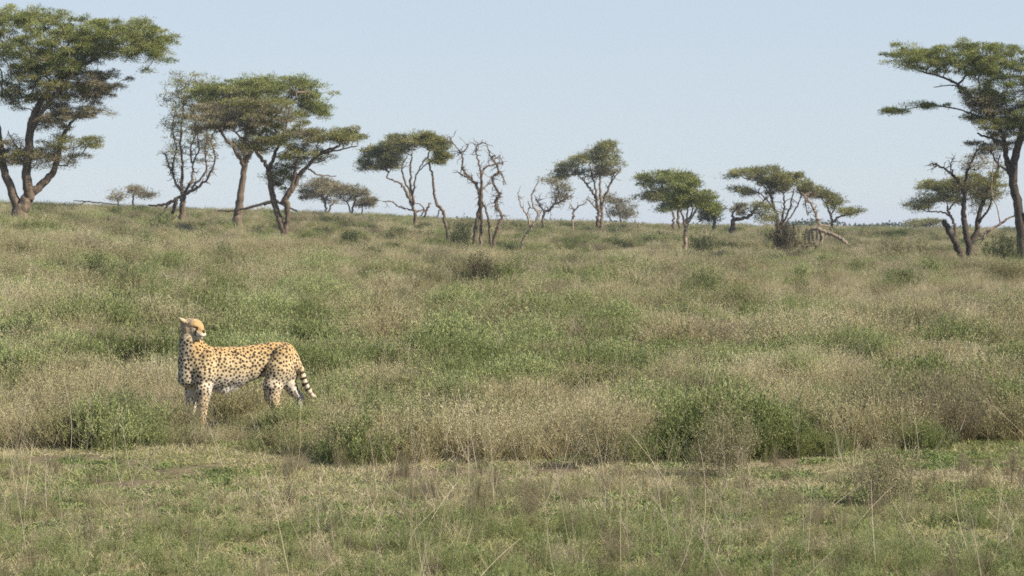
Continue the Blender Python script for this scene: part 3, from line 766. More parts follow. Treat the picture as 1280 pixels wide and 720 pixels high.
# 8 dead trees
tree('dead_tree', 'tall bare dead tree with two stems, left one of the dead pair', 165, (593, 295),
     [[(593, 296, 3.4), (597, 275, 3.2), (600, 250, 3), (596, 232, 2.4), (588, 222, 2), (578, 212, 1.6), (579, 200, 1.5), (575, 190, 1.2), (566, 178, 1), (562, 170, .7)],
      [(601, 296, 2.6), (601, 270, 2.6), (601, 248, 2.6), (602, 225, 2.2), (600, 209, 1.7), (596, 195, 1.4), (596, 183, 1.1), (604, 179, .9), (612, 182, .6)],
      [(601, 222, 1.8), (606, 210, 1.7), (616, 206, 1.6), (628, 203, 1.1)],
      [(597, 230, 1.8), (584, 222, 1.5), (572, 215, .8)],
      [(576, 192, 1), (583, 186, .9), (586, 180, .6)],
      [(613, 297, 2.3), (611, 280, 2), (609, 266, 1.8), (603, 252, 1.6)],
      [(602, 238, 1.3), (610, 230, 1.1), (618, 222, .8)]], seed=19, barkm='barkmid', twigs=110)
tree('dead_tree', 'crooked bare dead tree, right one of the dead pair', 164, (619, 296),
     [[(618, 297, 2.8), (623, 284, 2.7), (627, 271, 2.6), (621, 260, 2.3), (620, 250, 2.1), (624, 243, 2), (617, 232, 1.7), (617, 222, 1.6), (623, 214, 1.6), (621, 206, 1.4), (614, 196, 1.1), (609, 183, .8)],
      [(622, 212, 1.2), (628, 220, .9), (630, 232, .6)], [(617, 200, 1), (624, 196, .8), (629, 204, .5)]],
     seed=20, barkm='bark', twigs=120, droop=.35)
# 9 small pale dead tree
tree('dead_tree', 'small bare dead tree with pale forked stems right of the dead pair', 160, (654, 300),
     [[(653, 302, 2.2), (658, 293, 2), (663, 285, 1.8), (659, 270, 1.5), (652, 258, 1.2), (649, 248, 1), (647, 240, .7)],
      [(663, 285, 1.7), (669, 277, 1.6), (673, 267, 1.5), (667, 259, 1.4), (665, 245, 1.3), (669, 234, 1), (674, 227, .6)],
      [(659, 268, 1), (662, 258, .9), (660, 252, .6)]], seed=21, barkm='barkpale', bark2='bark', twigs=22)
# 10
tree('acacia_tree', 'small leaning tree with a thin flat crown left of the tall open acacia', 235, (679, 277),
     [[(679, 278, 1.9), (680, 265, 1.8), (689, 261, 1.6), (694, 252, 1.4), (698, 240, 1.1), (696, 232, .8)],
      [(681, 264, 1.4), (674, 256, 1.1), (671, 248, .8)], [(692, 256, 1.2), (704, 251, 1), (714, 244, .7)]],
     [(688, 227, 16, 4), (703, 234, 10, 6), (699, 246, 9, 6, 0, 6, 'leafd')], mat='leafd', seed=22, leafk=.45, twigs=70)
tree('dead_tree', 'little bare snag with a forked top left of the tall open acacia', 240, (717, 279),
     [[(716, 280, 2), (717, 268, 1.8), (716, 260, 1.3), (713, 256, .7)], [(717, 264, 1.3), (723, 258, 1), (728, 256, .9), (733, 253, .5)], [(722, 259, .8), (722, 252, .5)]], seed=23, barkm='barkpale', twigs=4)
# 12 tall open acacia
tree('acacia_tree', 'tall open acacia in the picture middle with a fan of thin limbs', 245, (749, 279),
     [[(747, 280, 2.8), (748, 265, 2.6), (747, 258, 2.2), (743, 244, 1.8), (734, 232, 1.5), (726, 222, 1), (718, 216, .8)],
      [(752, 280, 2.2), (752, 265, 2.2), (751, 250, 2), (751, 230, 1.6), (753, 212, 1.2), (754, 196, .8)],
      [(752, 258, 1.9), (758, 242, 1.6), (764, 226, 1.2), (770, 212, .8)],
      [(748, 258, 1.6), (744, 235, 1.4), (740, 218, 1.1), (736, 206, .8)],
      [(747, 262, 1.2), (738, 253, .9), (733, 248, .6)], [(760, 236, 1), (768, 222, .8), (776, 212, .6)]],
     [(752, 190, 22, 10), (738, 202, 28, 10), (765, 204, 18, 9), (715, 210, 16, 7), (702, 218, 8, 9), (752, 182, 14, 5), (745, 215, 26, 8, 0, 18, 'leafd')],
     mat='leaf', seed=24, leafk=.95, twigs=40, nk=1.15)
tree('acacia_tree', 'pale hazy small tree just behind and right of the tall open acacia', 330, (776, 279),
     [[(776, 281, 1.6), (775, 268, 1.2), (770, 258, .9)], [(777, 272, 1), (784, 262, .7)], [(766, 280, 1), (760, 268, .8), (756, 258, .6)]],
     [(778, 262, 18, 12), (765, 250, 16, 8), (785, 268, 10, 9)], mat='leafd', seed=25, leafk=.7)
# 14 behind pale-stem
tree('acacia_tree', 'broad dark acacia behind the pale-stemmed one', 235, (845, 281),
     [[(842, 282, 2), (841, 268, 1.8), (836, 252, 1.4), (828, 240, 1)], [(849, 282, 2.3), (848, 266, 2), (850, 248, 1.6), (848, 232, 1.1)], [(838, 256, 1.2), (822, 246, .9), (812, 240, .7)]],
     [(826, 222, 26, 9), (845, 222, 22, 10), (818, 248, 22, 11, 0, 18, 'leaf'), (840, 252, 20, 14), (808, 228, 9, 8), (838, 240, 18, 10)],
     mat='leafg', seed=26, leafk=1.2, nk=1.2)
tree('acacia_tree', 'pale-stemmed acacia standing forward of the rise, right of the picture middle', 162, (857, 306),
     [[(857, 307, 3), (856, 292, 2.8), (857, 283, 2.8)], [(857, 284, 2.2), (853, 272, 1.6), (851, 258, 1.2), (850, 246, .9)],
      [(857, 284, 2.2), (859, 270, 1.4), (860, 255, 1)], [(858, 283, 2), (863, 274, 1.5), (869, 265, 1.3), (874, 255, .9)], [(858, 278, 1.4), (866, 264, 1), (864, 252, .7)]],
     [(856, 238, 20, 18), (868, 252, 18, 10), (880, 250, 15, 12), (850, 250, 14, 12), (862, 226, 14, 10), (890, 262, 8, 7)],
     mat='leafg', seed=27, barkm='barkpale', leafk=1.15, nk=1.25, rc=7)
tree('acacia_tree', 'small arching leaning tree just right of the pale-stemmed acacia', 222, (893, 284),
     [[(892, 285, 2.4), (893, 275, 2.2), (888, 265, 1.8), (880, 258, 1.4), (872, 260, 1), (866, 268, .8)], [(893, 275, 1.5), (898, 264, 1.1), (896, 256, .8)], [(888, 265, 1.2), (880, 272, .9)]],
     [(884, 258, 16, 8), (888, 272, 10, 8), (896, 260, 9, 8, 0, 8, 'leafd')], mat='leaf', seed=28, leafk=.9, nk=1.3)
tree('leaning_tree', 'dark crooked low trunk leaning right beneath the flat-crowned sloping acacia', 218, (916, 282),
     [[(915, 284, 3), (917, 275, 3), (926, 273, 2.5), (937, 270, 2.2), (943, 262, 1.8), (952, 254, 1.4), (958, 246, 1)], [(917, 276, 2), (915, 268, 1.4), (920, 260, 1), (919, 254, .6)]],
     [(925, 262, 9, 6, 0, 6, 'leafd'), (950, 262, 14, 12), (956, 272, 12, 9)], mat='leaf', seed=29, leafk=.8, barkm='barkdark', twigs=15)
tree('acacia_tree', 'flat-crowned acacia with many fan limbs, its crown sloping down to the right', 220, (973, 284),
     [[(973, 285, 2.8), (970, 268, 2.2), (965, 252, 1.8), (962, 238, 1.4), (955, 228, 1)], [(975, 285, 2), (978, 262, 1.5), (978, 245, 1.2), (982, 232, .9)],
      [(976, 284, 1.6), (984, 266, 1.3), (988, 250, 1.1), (990, 236, .8)], [(980, 284, 1.4), (992, 266, 1.1), (1000, 250, .9), (1002, 240, .7)], [(968, 262, 1.3), (958, 250, 1.1), (946, 240, .8), (930, 236, .6)], [(964, 246, 1), (950, 228, .9), (930, 222, .7)]],
     [(928, 216, 24, 6), (955, 218, 34, 8), (985, 225, 25, 10), (1004, 235, 14, 7), (930, 240, 17, 7), (965, 234, 24, 9), (1010, 240, 8, 5, 0, 6, 'leafd')],
     mat='leaf', seed=30, leafk=1.2, twigs=50, nk=1.3)
tree('acacia_tree', 'rightmost small acacia on the rise with one limb reaching right', 236, (1039, 284),
     [[(1039, 286, 2.2), (1040, 275, 2), (1036, 264, 1.4), (1032, 254, 1)], [(1040, 277, 1.7), (1050, 271, 1.4), (1060, 268, 1.1), (1072, 265, .7)], [(1038, 270, 1.2), (1044, 258, .9)]],
     [(1034, 248, 18, 8), (1026, 244, 10, 5), (1060, 266, 15, 4), (1044, 256, 14, 7)], mat='leaf', seed=31, leafk=1.1, nk=1.3)
# 20 broken tree
tree('broken_tree', 'broken tree with a pale fallen bough lying bent to the ground', 168, (1024, 292),
     [[(1026, 290, 3), (1022, 276, 2.3), (1019, 265, 2), (1013, 254, 1.6), (1007, 246, 1.3), (1004, 244, 1)],
      [(1012, 290, 2.2), (1022, 287, 3), (1034, 291, 3.2), (1047, 297, 3), (1057, 305, 3)],
      [(1014, 288, 1.8), (1010, 296, 1.5), (1016, 306, 1)], [(1007, 246, 1), (1007, 258, .9), (1010, 270, .6)], [(1022, 286, 1.8), (1035, 282, 1.4), (1040, 288, .8)]],
     seed=32, barkm='barkpale', bark2='bark', twigs=50)
r_ = make_shrub('big heap of dark dead brushwood beside the broken tree', 984, 142, 4.2, 1.9, 'gloom', 990, cat='brushwood', name='brush_heap')
# 21 right big tree
tree('acacia_tree', 'big spreading acacia cut by the right border', 120, (1276, 322),
     [[(1277, 324, 8), (1276, 290, 7), (1272, 255, 6.5), (1266, 225, 6), (1270, 190, 5.5), (1280, 160, 5)],
      [(1267, 228, 5), (1258, 200, 4), (1254, 170, 3.2), (1240, 150, 2.6), (1222, 128, 2.4), (1204, 110, 2), (1180, 97, 1.4), (1150, 88, 1)],
      [(1278, 280, 5), (1296, 240, 5), (1310, 200, 4), (1325, 160, 3)],
      [(1268, 200, 3.6), (1276, 160, 3), (1285, 130, 2)], [(1240, 150, 2), (1222, 145, 1.6), (1205, 138, 1.2), (1170, 132, .9), (1130, 136, .6), (1103, 142, .4)],
      [(1256, 180, 2.4), (1236, 172, 1.8), (1222, 166, 1.2)], [(1204, 112, 1.4), (1192, 106, 1), (1170, 108, .6)], [(1262, 215, 2), (1246, 205, 1.4), (1236, 190, 1)]],
     [(1140, 72, 40, 17), (1180, 75, 50, 20), (1230, 78, 55, 22), (1290, 85, 60, 26), (1340, 95, 50, 30), (1250, 112, 50, 18), (1235, 62, 60, 8),
      (1258, 148, 52, 24, 0, 40, 'leaf'), (1235, 135, 34, 18, 0, 30, 'leafd'), (1310, 150, 60, 30), (1240, 180, 30, 14, 0, 20, 'leafd'), (1160, 131, 34, 3.2, 0, 8), (1115, 139, 16, 2.6, 0, 6), (1225, 125, 26, 12, 0, 20, 'leafd')],
     mat='leafg', seed=33, barkm='barkdark', bark2='bark', leafk=1.1, twigs=40, nk=.95)
# 22 dark tree
tree('thorn_tree', 'dark slender many-armed tree just left of the big spreading acacia', 126, (1211, 320),
     [[(1212, 322, 5), (1210, 300, 5), (1206, 285, 4.5), (1204, 268, 3.8), (1205, 245, 3.2), (1199, 230, 2.4), (1190, 219, 2), (1181, 211, 1.6), (1170, 206, 1.2), (1163, 205, .8)],
      [(1212, 304, 4.2), (1221, 292, 4), (1223, 275, 3.4), (1230, 250, 3.2), (1242, 228, 2.6), (1248, 215, 2), (1252, 195, 1.2)],
      [(1205, 250, 2.6), (1206, 230, 2.2), (1209, 212, 1.8), (1216, 195, 1.4), (1228, 180, 1)], [(1192, 220, 1.2), (1187, 208, 1), (1189, 200, .7)], [(1222, 280, 2), (1234, 262, 1.5), (1238, 245, 1)]],
     [(1222, 205, 24, 10, 0, 16, 'leafd'), (1242, 225, 18, 22, 0, 16, 'leaf'), (1205, 232, 14, 10, 0, 10, 'leafd'), (1230, 250, 14, 16, 0, 10, 'leafd')],
     mat='leafd', seed=34, barkm='barkdark', leafk=.5, twigs=110)
# 24 behind right
tree('acacia_tree', 'acacia seen behind the dark slender tree, with a flat crown to the left', 225, (1192, 290),
     [[(1196, 296, 2.4), (1192, 278, 2.2), (1186, 266, 1.8), (1184, 258, 1.4)], [(1190, 270, 1.6), (1176, 265, 1.2), (1160, 264, .9), (1148, 258, .7)], [(1186, 262, 1.4), (1196, 250, 1), (1204, 238, .8)]],
     [(1175, 234, 32, 12), (1205, 232, 30, 14), (1150, 256, 22, 8), (1178, 250, 26, 8), (1230, 240, 20, 16)], mat='leaf', seed=35, leafk=1.2, nk=1.2)
tree('acacia_tree', 'low flat far tree on the skyline left of the right-hand trees', 420, (1158, 289), [[(1158, 291, 1.2), (1157, 283, 1)], [(1168, 291, 1), (1170, 283, .8)]],
     [(1146, 280, 18, 4), (1166, 279, 18, 4.5)], mat='leaf', seed=36, leafk=1.2, nk=2)
tree('acacia_tree', 'tiny far tree on the skyline right of the largest acacia', 330, (167, 252), [[(166, 256, 1.6), (167, 245, 1.3), (166, 239, 1)]],
     [(170, 239, 12, 5), (180, 244, 9, 4)], mat='leafd', seed=37, leafk=.7, nk=1.6)
tree('acacia_tree', 'smaller of the tiny far trees on the skyline at left', 345, (148, 253), [[(148, 256, 1.2), (147, 248, .9)]],
     [(147, 246, 9, 5)], mat='leafd', seed=38, leafk=.5, nk=1.6)

def log(name, label, d, pts, barkm='bark', cat='dead wood', twigs=0, seed=5):
    return tree(name, label, d, (pts[0][0][0], pts[0][0][1]), pts, (), barkm=barkm, seed=seed, twigs=twigs, cat=cat, spread=.4)
tree('stump', 'dark leaning broken stump left of the dark slender tree', 122, (1200, 320), [[(1201, 322, 5.5), (1196, 308, 5.4), (1188, 292, 5.2), (1181, 279, 4.6), (1179, 276, 3)]], barkm='barkdark', seed=40, cat='stump')
def lying(name, label, d, limbs, barkm, seed, twigs=12):
    s = d / F; bx = limbs[0][0][0]
    return tree(name, label, d, (bx, limbs[0][0][1] + 50), limbs, (), barkm=barkm, seed=seed, twigs=0, cat='fallen branch', spread=.3)
lying('fallen_branch', 'dark fallen branch resting against the foot of the fan-shaped tree', 176, [[(226, 246, 3), (214, 252, 2.6), (200, 256, 2), (186, 257, 1.2)], [(222, 250, 3), (218, 258, 3.4), (216, 266, 3)], [(214, 252, 1.6), (208, 260, 1.4), (204, 266, 1)]], 'bark', 41)
lying('fallen_branch', 'dark fallen bough lying between the trunks of the two umbrella acacias', 160, [[(330, 256, 2.5), (345, 250, 3), (300, 262, 1.8), (272, 264, 1.2)], [(345, 250, 2.4), (360, 259, 2), (372, 264, 1.2)]], 'barkdark', 42)
lying('fallen_branch', 'thin dark fallen branch on the skyline right of the largest acacia', 170, [[(150, 256, .7), (130, 254, .9), (108, 252, 1.0), (92, 251, .7)], [(108, 252, .8), (100, 256, .6)]], 'barkdark', 43)
lying('fallen_branch', 'pale bare branch lying across behind the dark slender tree', 124, [[(1222, 298, 1.8), (1232, 290, 2.4), (1246, 282, 2.2), (1262, 272, 1.6), (1272, 268, 1)], [(1232, 290, 1.6), (1226, 304, 1.2)], [(1240, 285, 1.3), (1230, 296, 1), (1218, 303, .7)], [(1250, 280, 1.4), (1247, 262, 1), (1240, 240, .8), (1243, 200, .7), (1245, 160, .6)]], 'barkpale', 44)
lying('fallen_branch', 'dead stump wood at the foot of the drooping-crown acacia', 226, [[(530, 272, 1.8), (534, 262, 2), (538, 254, 1.4)], [(533, 264, 1.6), (526, 256, 1), (518, 254, .7)], [(546, 272, 1.2), (550, 262, 1), (556, 268, .8)]], 'bark', 45)

# far-off wooded strip
fw = Geo(); rr = np.random.default_rng(77)
for k in range(300):
    d = rr.uniform(650, 1500); x = rr.uniform(-1, 1) * (640 / F * d * 1.3)
    z = float(H(x, d)); hh = rr.uniform(1.4, 3.4) * (1 + d / 2500) * (.5 + fbm(np.array([x / 60]), np.array([d / 300]), 5)[0]); ww = rr.uniform(4, 14)
    n = 700
    v = norm(rr.normal(size=(n, 3))) * rr.uniform(.5, 1, (n, 1))
    P = np.array([x, d, z + hh * .55]) + v * np.array([ww, ww, hh * .5])
    leafquads(fw, P, rr.normal(size=(n, 3)), rr.uniform(.5, 1.1, n), rr.uniform(.3, .7, n), rr.uniform(0, 1, n), rr)
tag(link('distant_wood', fw.mesh('distant_wood', M['sh_dark'])), 'far-off hazy low bushland along the horizon', 'bushland', kind='stuff')

# ------------------------------------------------------------------ the cheetah
AL = math.radians(24); CA, SA = math.cos(AL), math.sin(AL)
SC = 150.0
def B(px, py, v):
    return np.array([((px - 300) / SC + v * SA) / CA, v, (543 - py) / SC])
prims = []   # (a, b, r1, r2, squash, k)
def cone(p1, p2, r1, r2, sq=1., k=.02): prims.append((np.array(p1), np.array(p2), r1 / SC, r2 / SC, sq, k))
def chain(pts, v, sq=1., k=.02):
    for i in range(len(pts) - 1):
        a, b = pts[i], pts[i + 1]
        va = a[3] if len(a) > 3 else v; vb = b[3] if len(b) > 3 else v
        cone(B(a[0], a[1], va), B(b[0], b[1], vb), a[2], b[2], sq, k)
# trunk
chain([(248, 457, 19), (259, 455.5, 25.5), (275, 456, 26), (292, 454.5, 24.5), (308, 451, 22)], 0., sq=.62, k=.025)
chain([(308, 451, 22), (325, 447, 20), (340, 445.5, 20.5), (351, 446, 20.5)], 0., sq=.55, k=.025)
chain([(351, 446, 20.5), (357, 450, 16)], 0, sq=.72, k=.025)
chain([(264, 479, 5), (280, 482, 4.5), (290, 479, 4), (305, 472, 3)], 0, sq=.9, k=.04)   # soft belly line
# shoulders, hips
chain([(262, 441, 10), (259, 460, 14), (257, 482, 10)], -.07, sq=.7, k=.022)
chain([(252, 446, 11), (244, 464, 13), (241, 484, 9)], .06, sq=.75, k=.03)
chain([(353, 441, 13), (349, 459, 17.5), (340, 480, 11.5)], -.085, sq=.7, k=.018)
chain([(358, 448, 13), (358, 462, 13), (357, 477, 9)], .075, sq=.72, k=.025)
# legs
chain([(257, 482, 10.5), (256, 498, 7.4), (256, 512, 5.4), (255, 517, 5.2), (254, 532, 4.2)], -.075, k=.012)
chain([(254, 533, 5), (250, 538, 5.2), (246, 540, 4)], -.075, k=.012)
chain([(241, 484, 9), (240, 499, 6.6), (240, 512, 5.2), (239, 518, 5), (238, 532, 4.2)], .085, k=.012)
chain([(238, 533, 5), (234, 538, 5.2), (230, 540, 4)], .085, k=.012)
chain([(340, 480, 12.5), (339, 492, 9.3), (344, 504, 6.6), (348, 511, 5.4), (345, 524, 4.6), (342, 533, 4.6)], -.08, k=.015)
chain([(342, 533, 5), (337, 538, 5.4), (333, 540, 4.2)], -.08, k=.012)
chain([(358, 478, 9.5), (363, 487, 6.8), (371, 496, 5.0), (370, 510, 4.3), (367, 533, 4.4)], .085, k=.012)
chain([(367, 533, 5), (362, 538, 5.2), (358, 540, 4)], .085, k=.012)
# neck
chain([(249, 450, 17), (243, 436, 14.5), (239.5, 424, 12.5), (240, 412, 11)], 0., sq=.85, k=.025)
chain([(262, 440, 10), (250, 431, 10), (243, 424, 9)], 0., sq=.7, k=.03)
chain([(237, 468, 12), (236, 448, 10), (236, 430, 9)], 0., sq=.9, k=.025)
# tail
tailpts = [(361, 446, 7), (368, 450, 5.0), (372.5, 459, 4.2), (375.5, 469, 4.0), (378.5, 479, 3.8), (383, 487, 3.5), (387, 493, 2.6), (390, 494, 1.6)]
nprim_body = len(prims)
chain(tailpts, 0.02, k=.012)
# head
H0 = B(243.3, 405.6, 0.)
fw_w = np.array([.80, -.60, 0.]); 
f2 = np.array([fw_w[0] * CA + fw_w[1] * SA, -fw_w[0] * SA + fw_w[1] * CA, 0.]); f2[2] = -.14; f2 = norm(f2)
nn2 = norm(np.cross(np.array([0, 0, 1.]), f2)) ; # left/right axis
# pick the camera-side direction
ncam = np.array([-.6, -.8, 0.]); ncam = np.array([ncam[0] * CA + ncam[1] * SA, -ncam[0] * SA + ncam[1] * CA, 0.])
if np.dot(nn2, ncam) < 0: nn2 = -nn2
uu2 = np.cross(f2, nn2); uu2 = uu2 if uu2[2] > 0 else -uu2
def Hd(f, n, u): return H0 + f2 * f + nn2 * n + uu2 * u
HS = 1.19
def hcone(a, b, r1, r2, k=.015): prims.append((Hd(*[q * HS for q in a]), Hd(*[q * HS for q in b]), r1 * HS, r2 * HS, 1., k))
hcone((-.035, 0, .004), (.018, 0, .010), .060, .058, .02)        # skull
hcone((.02, 0, .012), (.058, 0, .008), .052, .034, .015)          # forehead
hcone((.050, 0, .006), (.090, 0, -.006), .027, .020, .012)        # bridge of the nose
hcone((.074, .015, -.025), (.093, .012, -.027), .024, .021, .007) # muzzle pads
hcone((.074, -.015, -.025), (.093, -.012, -.027), .024, .021, .007)
hcone((.030, 0, -.036), (.082, 0, -.051), .036, .017, .014)
hcone((-.02, 0, -.03), (-.01, 0, -.10), .052, .060, .02)          # throat       # lower jaw, chin
hcone((.0, .036, -.018), (.035, .032, -.016), .034, .024, .015)   # cheeks
hcone((.0, -.036, -.018), (.035, -.032, -.016), .034, .024, .015)
hcone((.050, .034, .028), (.070, .024, .022), .011, .009, .008)   # brow ridges
hcone((.050, -.034, .028), (.070, -.024, .022), .011, .009, .008)
hcone((.052, .036, .000), (.066, .034, -.006), .014, .010, .008)  # below the eyes
hcone((.052, -.036, .000), (.066, -.034, -.006), .014, .010, .008)
hcone((.098, 0, -.004), (.107, 0, -.008), .011, .009, .004)       # nose
hcone((-.03, .044, .034), (-.050, .068, .052), .020, .015, .010)  # ears, laid back
hcone((-.050, .068, .050), (-.056, .078, .060), .013, .008, .006)
hcone((-.03, -.044, .034), (-.045, -.058, .048), .018, .012, .010)

h = .0052
lo = np.array([-.62, -.25, -.03]); hi = np.array([.74, .25, 1.03])
dims = np.ceil((hi - lo) / h).astype(int) + 1
ax = [lo[i] + h * np.arange(dims[i]) for i in range(3)]
Fd = np.full(dims, 1.0, dtype=np.float32)
for (p, q, r1, r2, sq, k) in prims:
    rm = max(r1, r2) + .055
    b0 = np.minimum(p, q) - rm; b1 = np.maximum(p, q) + rm
    sl = [slice(max(0, int((b0[i] - lo[i]) / h)), min(dims[i], int((b1[i] - lo[i]) / h) + 2)) for i in range(3)]
    gx, gy_, gz_ = np.meshgrid(ax[0][sl[0]], ax[1][sl[1]], ax[2][sl[2]], indexing='ij')
    S = np.array([1, 1 / sq, 1])
    pa = [(g - p[i]) * S[i] for i, g in enumerate((gx, gy_, gz_))]
    ba = (q - p) * S; bb = max(float(ba @ ba), 1e-9)
    t = np.clip((pa[0] * ba[0] + pa[1] * ba[1] + pa[2] * ba[2]) / bb, 0, 1)
    dd = np.sqrt((pa[0] - t * ba[0]) ** 2 + (pa[1] - t * ba[1]) ** 2 + (pa[2] - t * ba[2]) ** 2) - (r1 + (r2 - r1) * t)
    cur = Fd[tuple(sl)]
    hh = np.maximum(k - np.abs(cur - dd), 0) / k
    Fd[tuple(sl)] = np.minimum(cur, dd) - hh * hh * k * .25

def surface_nets(Fd):
    sg = Fd < 0
    nx, ny, nz = Fd.shape
    c = [(i, j, k) for i in (0, 1) for j in (0, 1) for k in (0, 1)]
    cnt = np.zeros((nx - 1, ny - 1, nz - 1), dtype=np.int8)
    for (i, j, k) in c: cnt += sg[i:nx - 1 + i, j:ny - 1 + j, k:nz - 1 + k]
    act = np.argwhere((cnt > 0) & (cnt < 8))
    vid = -np.ones(cnt.shape, dtype=np.int64); vid[tuple(act.T)] = np.arange(len(act))
    val = {q: Fd[act[:, 0] + q[0], act[:, 1] + q[1], act[:, 2] + q[2]] for q in c}
    pos = np.zeros((len(act), 3)); num = np.zeros(len(act))
    for a in c:
        for d in range(3):
            if a[d] == 0:
                b = list(a); b[d] = 1; b = tuple(b)
                va, vb = val[a], val[b]; m = (va < 0) != (vb < 0)
                t = np.where(m, va / np.where(m, va - vb, 1), 0)
                p = np.tile(np.array(a, float), (len(act), 1)); p[:, d] += t
                pos[m] += p[m]; num[m] += 1
    V = act + pos / num[:, None]
    faces = []
    for d in range(3):
        e = [slice(None)] * 3; e2 = [slice(None)] * 3; e[d] = slice(0, -1); e2[d] = slice(1, None)
        s0 = sg[tuple(e)]; s1 = sg[tuple(e2)]
        E = np.argwhere(s0 != s1); o = [i for i in range(3) if i != d]
        E = E[(E[:, o[0]] > 0) & (E[:, o[1]] > 0)]
        st = s0[tuple(E.T)]
        def cell(da, db):
            q = E.copy(); q[:, o[0]] += da; q[:, o[1]] += db; return vid[tuple(q.T)]
        f = np.stack([cell(-1, -1), cell(0, -1), cell(0, 0), cell(-1, 0)], -1)
        flip = st if d != 1 else ~st
        f[~flip] = f[~flip][:, ::-1]
        faces.append(f)
    return V, np.concatenate(faces)
CV, CF = surface_nets(Fd)
CV = lo + CV * h
# a little smoothing
E_ = np.concatenate([CF[:, [0, 1]], CF[:, [1, 2]], CF[:, [2, 3]], CF[:, [3, 0]]])
def avg(V):
    s = np.zeros_like(V); n_ = np.zeros(len(V))
    for k in range(V.shape[1]):
        s[:, k] = np.bincount(E_[:, 0], V[E_[:, 1], k], len(V)) + np.bincount(E_[:, 1], V[E_[:, 0], k], len(V))
    n_ = np.bincount(E_[:, 0], minlength=len(V)) + np.bincount(E_[:, 1], minlength=len(V))
    return s / n_[:, None]
for _ in range(2): CV = CV * .5 + avg(CV) * .5
# colours
def sst(a, b, x): t = np.clip((x - a) / (b - a), 0, 1); return t * t * (3 - 2 * t)
def mixc(c, d, t): return c * (1 - t)[:, None] + np.array(d)[None] * t[:, None]
rc_ = np.random.default_rng(5)
z = CV[:, 2]; v = CV[:, 1]; aa = CV[:, 0]
nN = len(CV)
colr = np.tile(np.array([.66, .54, .37]), (nN, 1))
colr = mixc(colr, (.60, .455, .25), sst(.46, .60, z))
colr = mixc(colr, (.51, .335, .14), sst(.60, .77, z))
# inner / lower parts pale
Xq = aa * CA - v * SA
colr = mixc(colr, (.76, .70, .60), (1 - sst(.38, .54, z)) * sst(-.26, -.20, Xq) * (1 - sst(.10, .20, Xq)))
lw_ = (1 - sst(.30, .46, z)) * .7 * np.clip((Xq < -.25) * 1. + (Xq > .16) * 1., 0, 1)
colr = mixc(colr, (.60, .43, .24), lw_)
innerw = sst(-.045, -.02, v) * (1 - sst(.40, .50, z)) * .8
colr = mixc(colr, (.72, .66, .56), innerw)
# chest/throat
hf = (CV - H0) @ f2 / HS; hn = (CV - H0) @ nn2 / HS; hu = (CV - H0) @ uu2 / HS
X2 = aa * CA - v * SA
headm = (np.linalg.norm(CV - H0, axis=1) < .17) & (hu > -.072) & (z > .77)
th = (~headm) & (X2 < -.34) & (z > .40)
colr[th] = mixc(colr[th], (.60, .50, .35), .8 * (1 - sst(-.42, -.34, X2[th])))
# distance to tail axis
def seg_dist(P, A, Bp):
    ab = Bp - A; t = np.clip(((P - A) @ ab) / (ab @ ab), 0, 1)
    return np.linalg.norm(P - (A + t[:, None] * ab), axis=1), t
tl = [B(p[0], p[1], .02) for p in tailpts]; cum = 0; tmin = np.full(nN, 9.); tpar = np.zeros(nN)
for i in range(len(tl) - 1):
    dd, t = seg_dist(CV, tl[i], tl[i + 1]); ln = np.linalg.norm(tl[i + 1] - tl[i])
    m = dd < tmin; tmin[m] = dd[m]; tpar[m] = (cum + t * ln)[m]; cum += ln
ontail = (tmin < .045) & (tpar > .12) & (X2 > .49)
# spots by dart throwing over the surface
perm = rc_.permutation(nN); cell = {}; spots = []; gs = .05
for i in perm[:26000]:
    p = CV[i]
    if headm[i] or ontail[i]: continue
    md = .0248 if p[2] > .36 else .020
    if X2[i] < -.30 and z[i] > .55: md = .0245
    if abs(p[1]) < .035 and p[2] < .47 and p[2] > .3: continue
    kx = tuple((p // gs).astype(int)); ok = True
    for dx in (-1, 0, 1):
        for dy in (-1, 0, 1):
            for dz in (-1, 0, 1):
                for q in cell.get((kx[0] + dx, kx[1] + dy, kx[2] + dz), ()):
                    if ((p - q) ** 2).sum() < md * md: ok = False; break
                if not ok: break
            if not ok: break
        if not ok: break
    if ok: cell.setdefault(kx, []).append(p); spots.append((p, i))
spot = np.zeros(nN)
for p, i in spots:
    rs = rc_.uniform(.0082, .0126) * (1 if p[2] > .36 else .72)
    e = norm(rc_.normal(size=3)); q = np.abs(CV - p).max(1) < .03
    w = CV[q] - p; w = w + e * (w @ e)[:, None] * rc_.uniform(-.45, .35)
    dd = np.linalg.norm(w, axis=1)
    spot[q] = np.maximum(spot[q], 1 - sst(rs * .85, rs * 1.15, dd))
# tail bands
tb = .5 + .5 * np.sin(tpar * 2 * np.pi / .050 + .5)
spot[ontail] = sst(.55, .70, tb[ontail]) * sst(.12, .16, tpar[ontail]) * (1 - sst(cum - .055, cum - .04, tpar[ontail]))
colr[ontail] = mixc(colr[ontail], (.66, .56, .40), sst(.15, .3, tpar[ontail]))
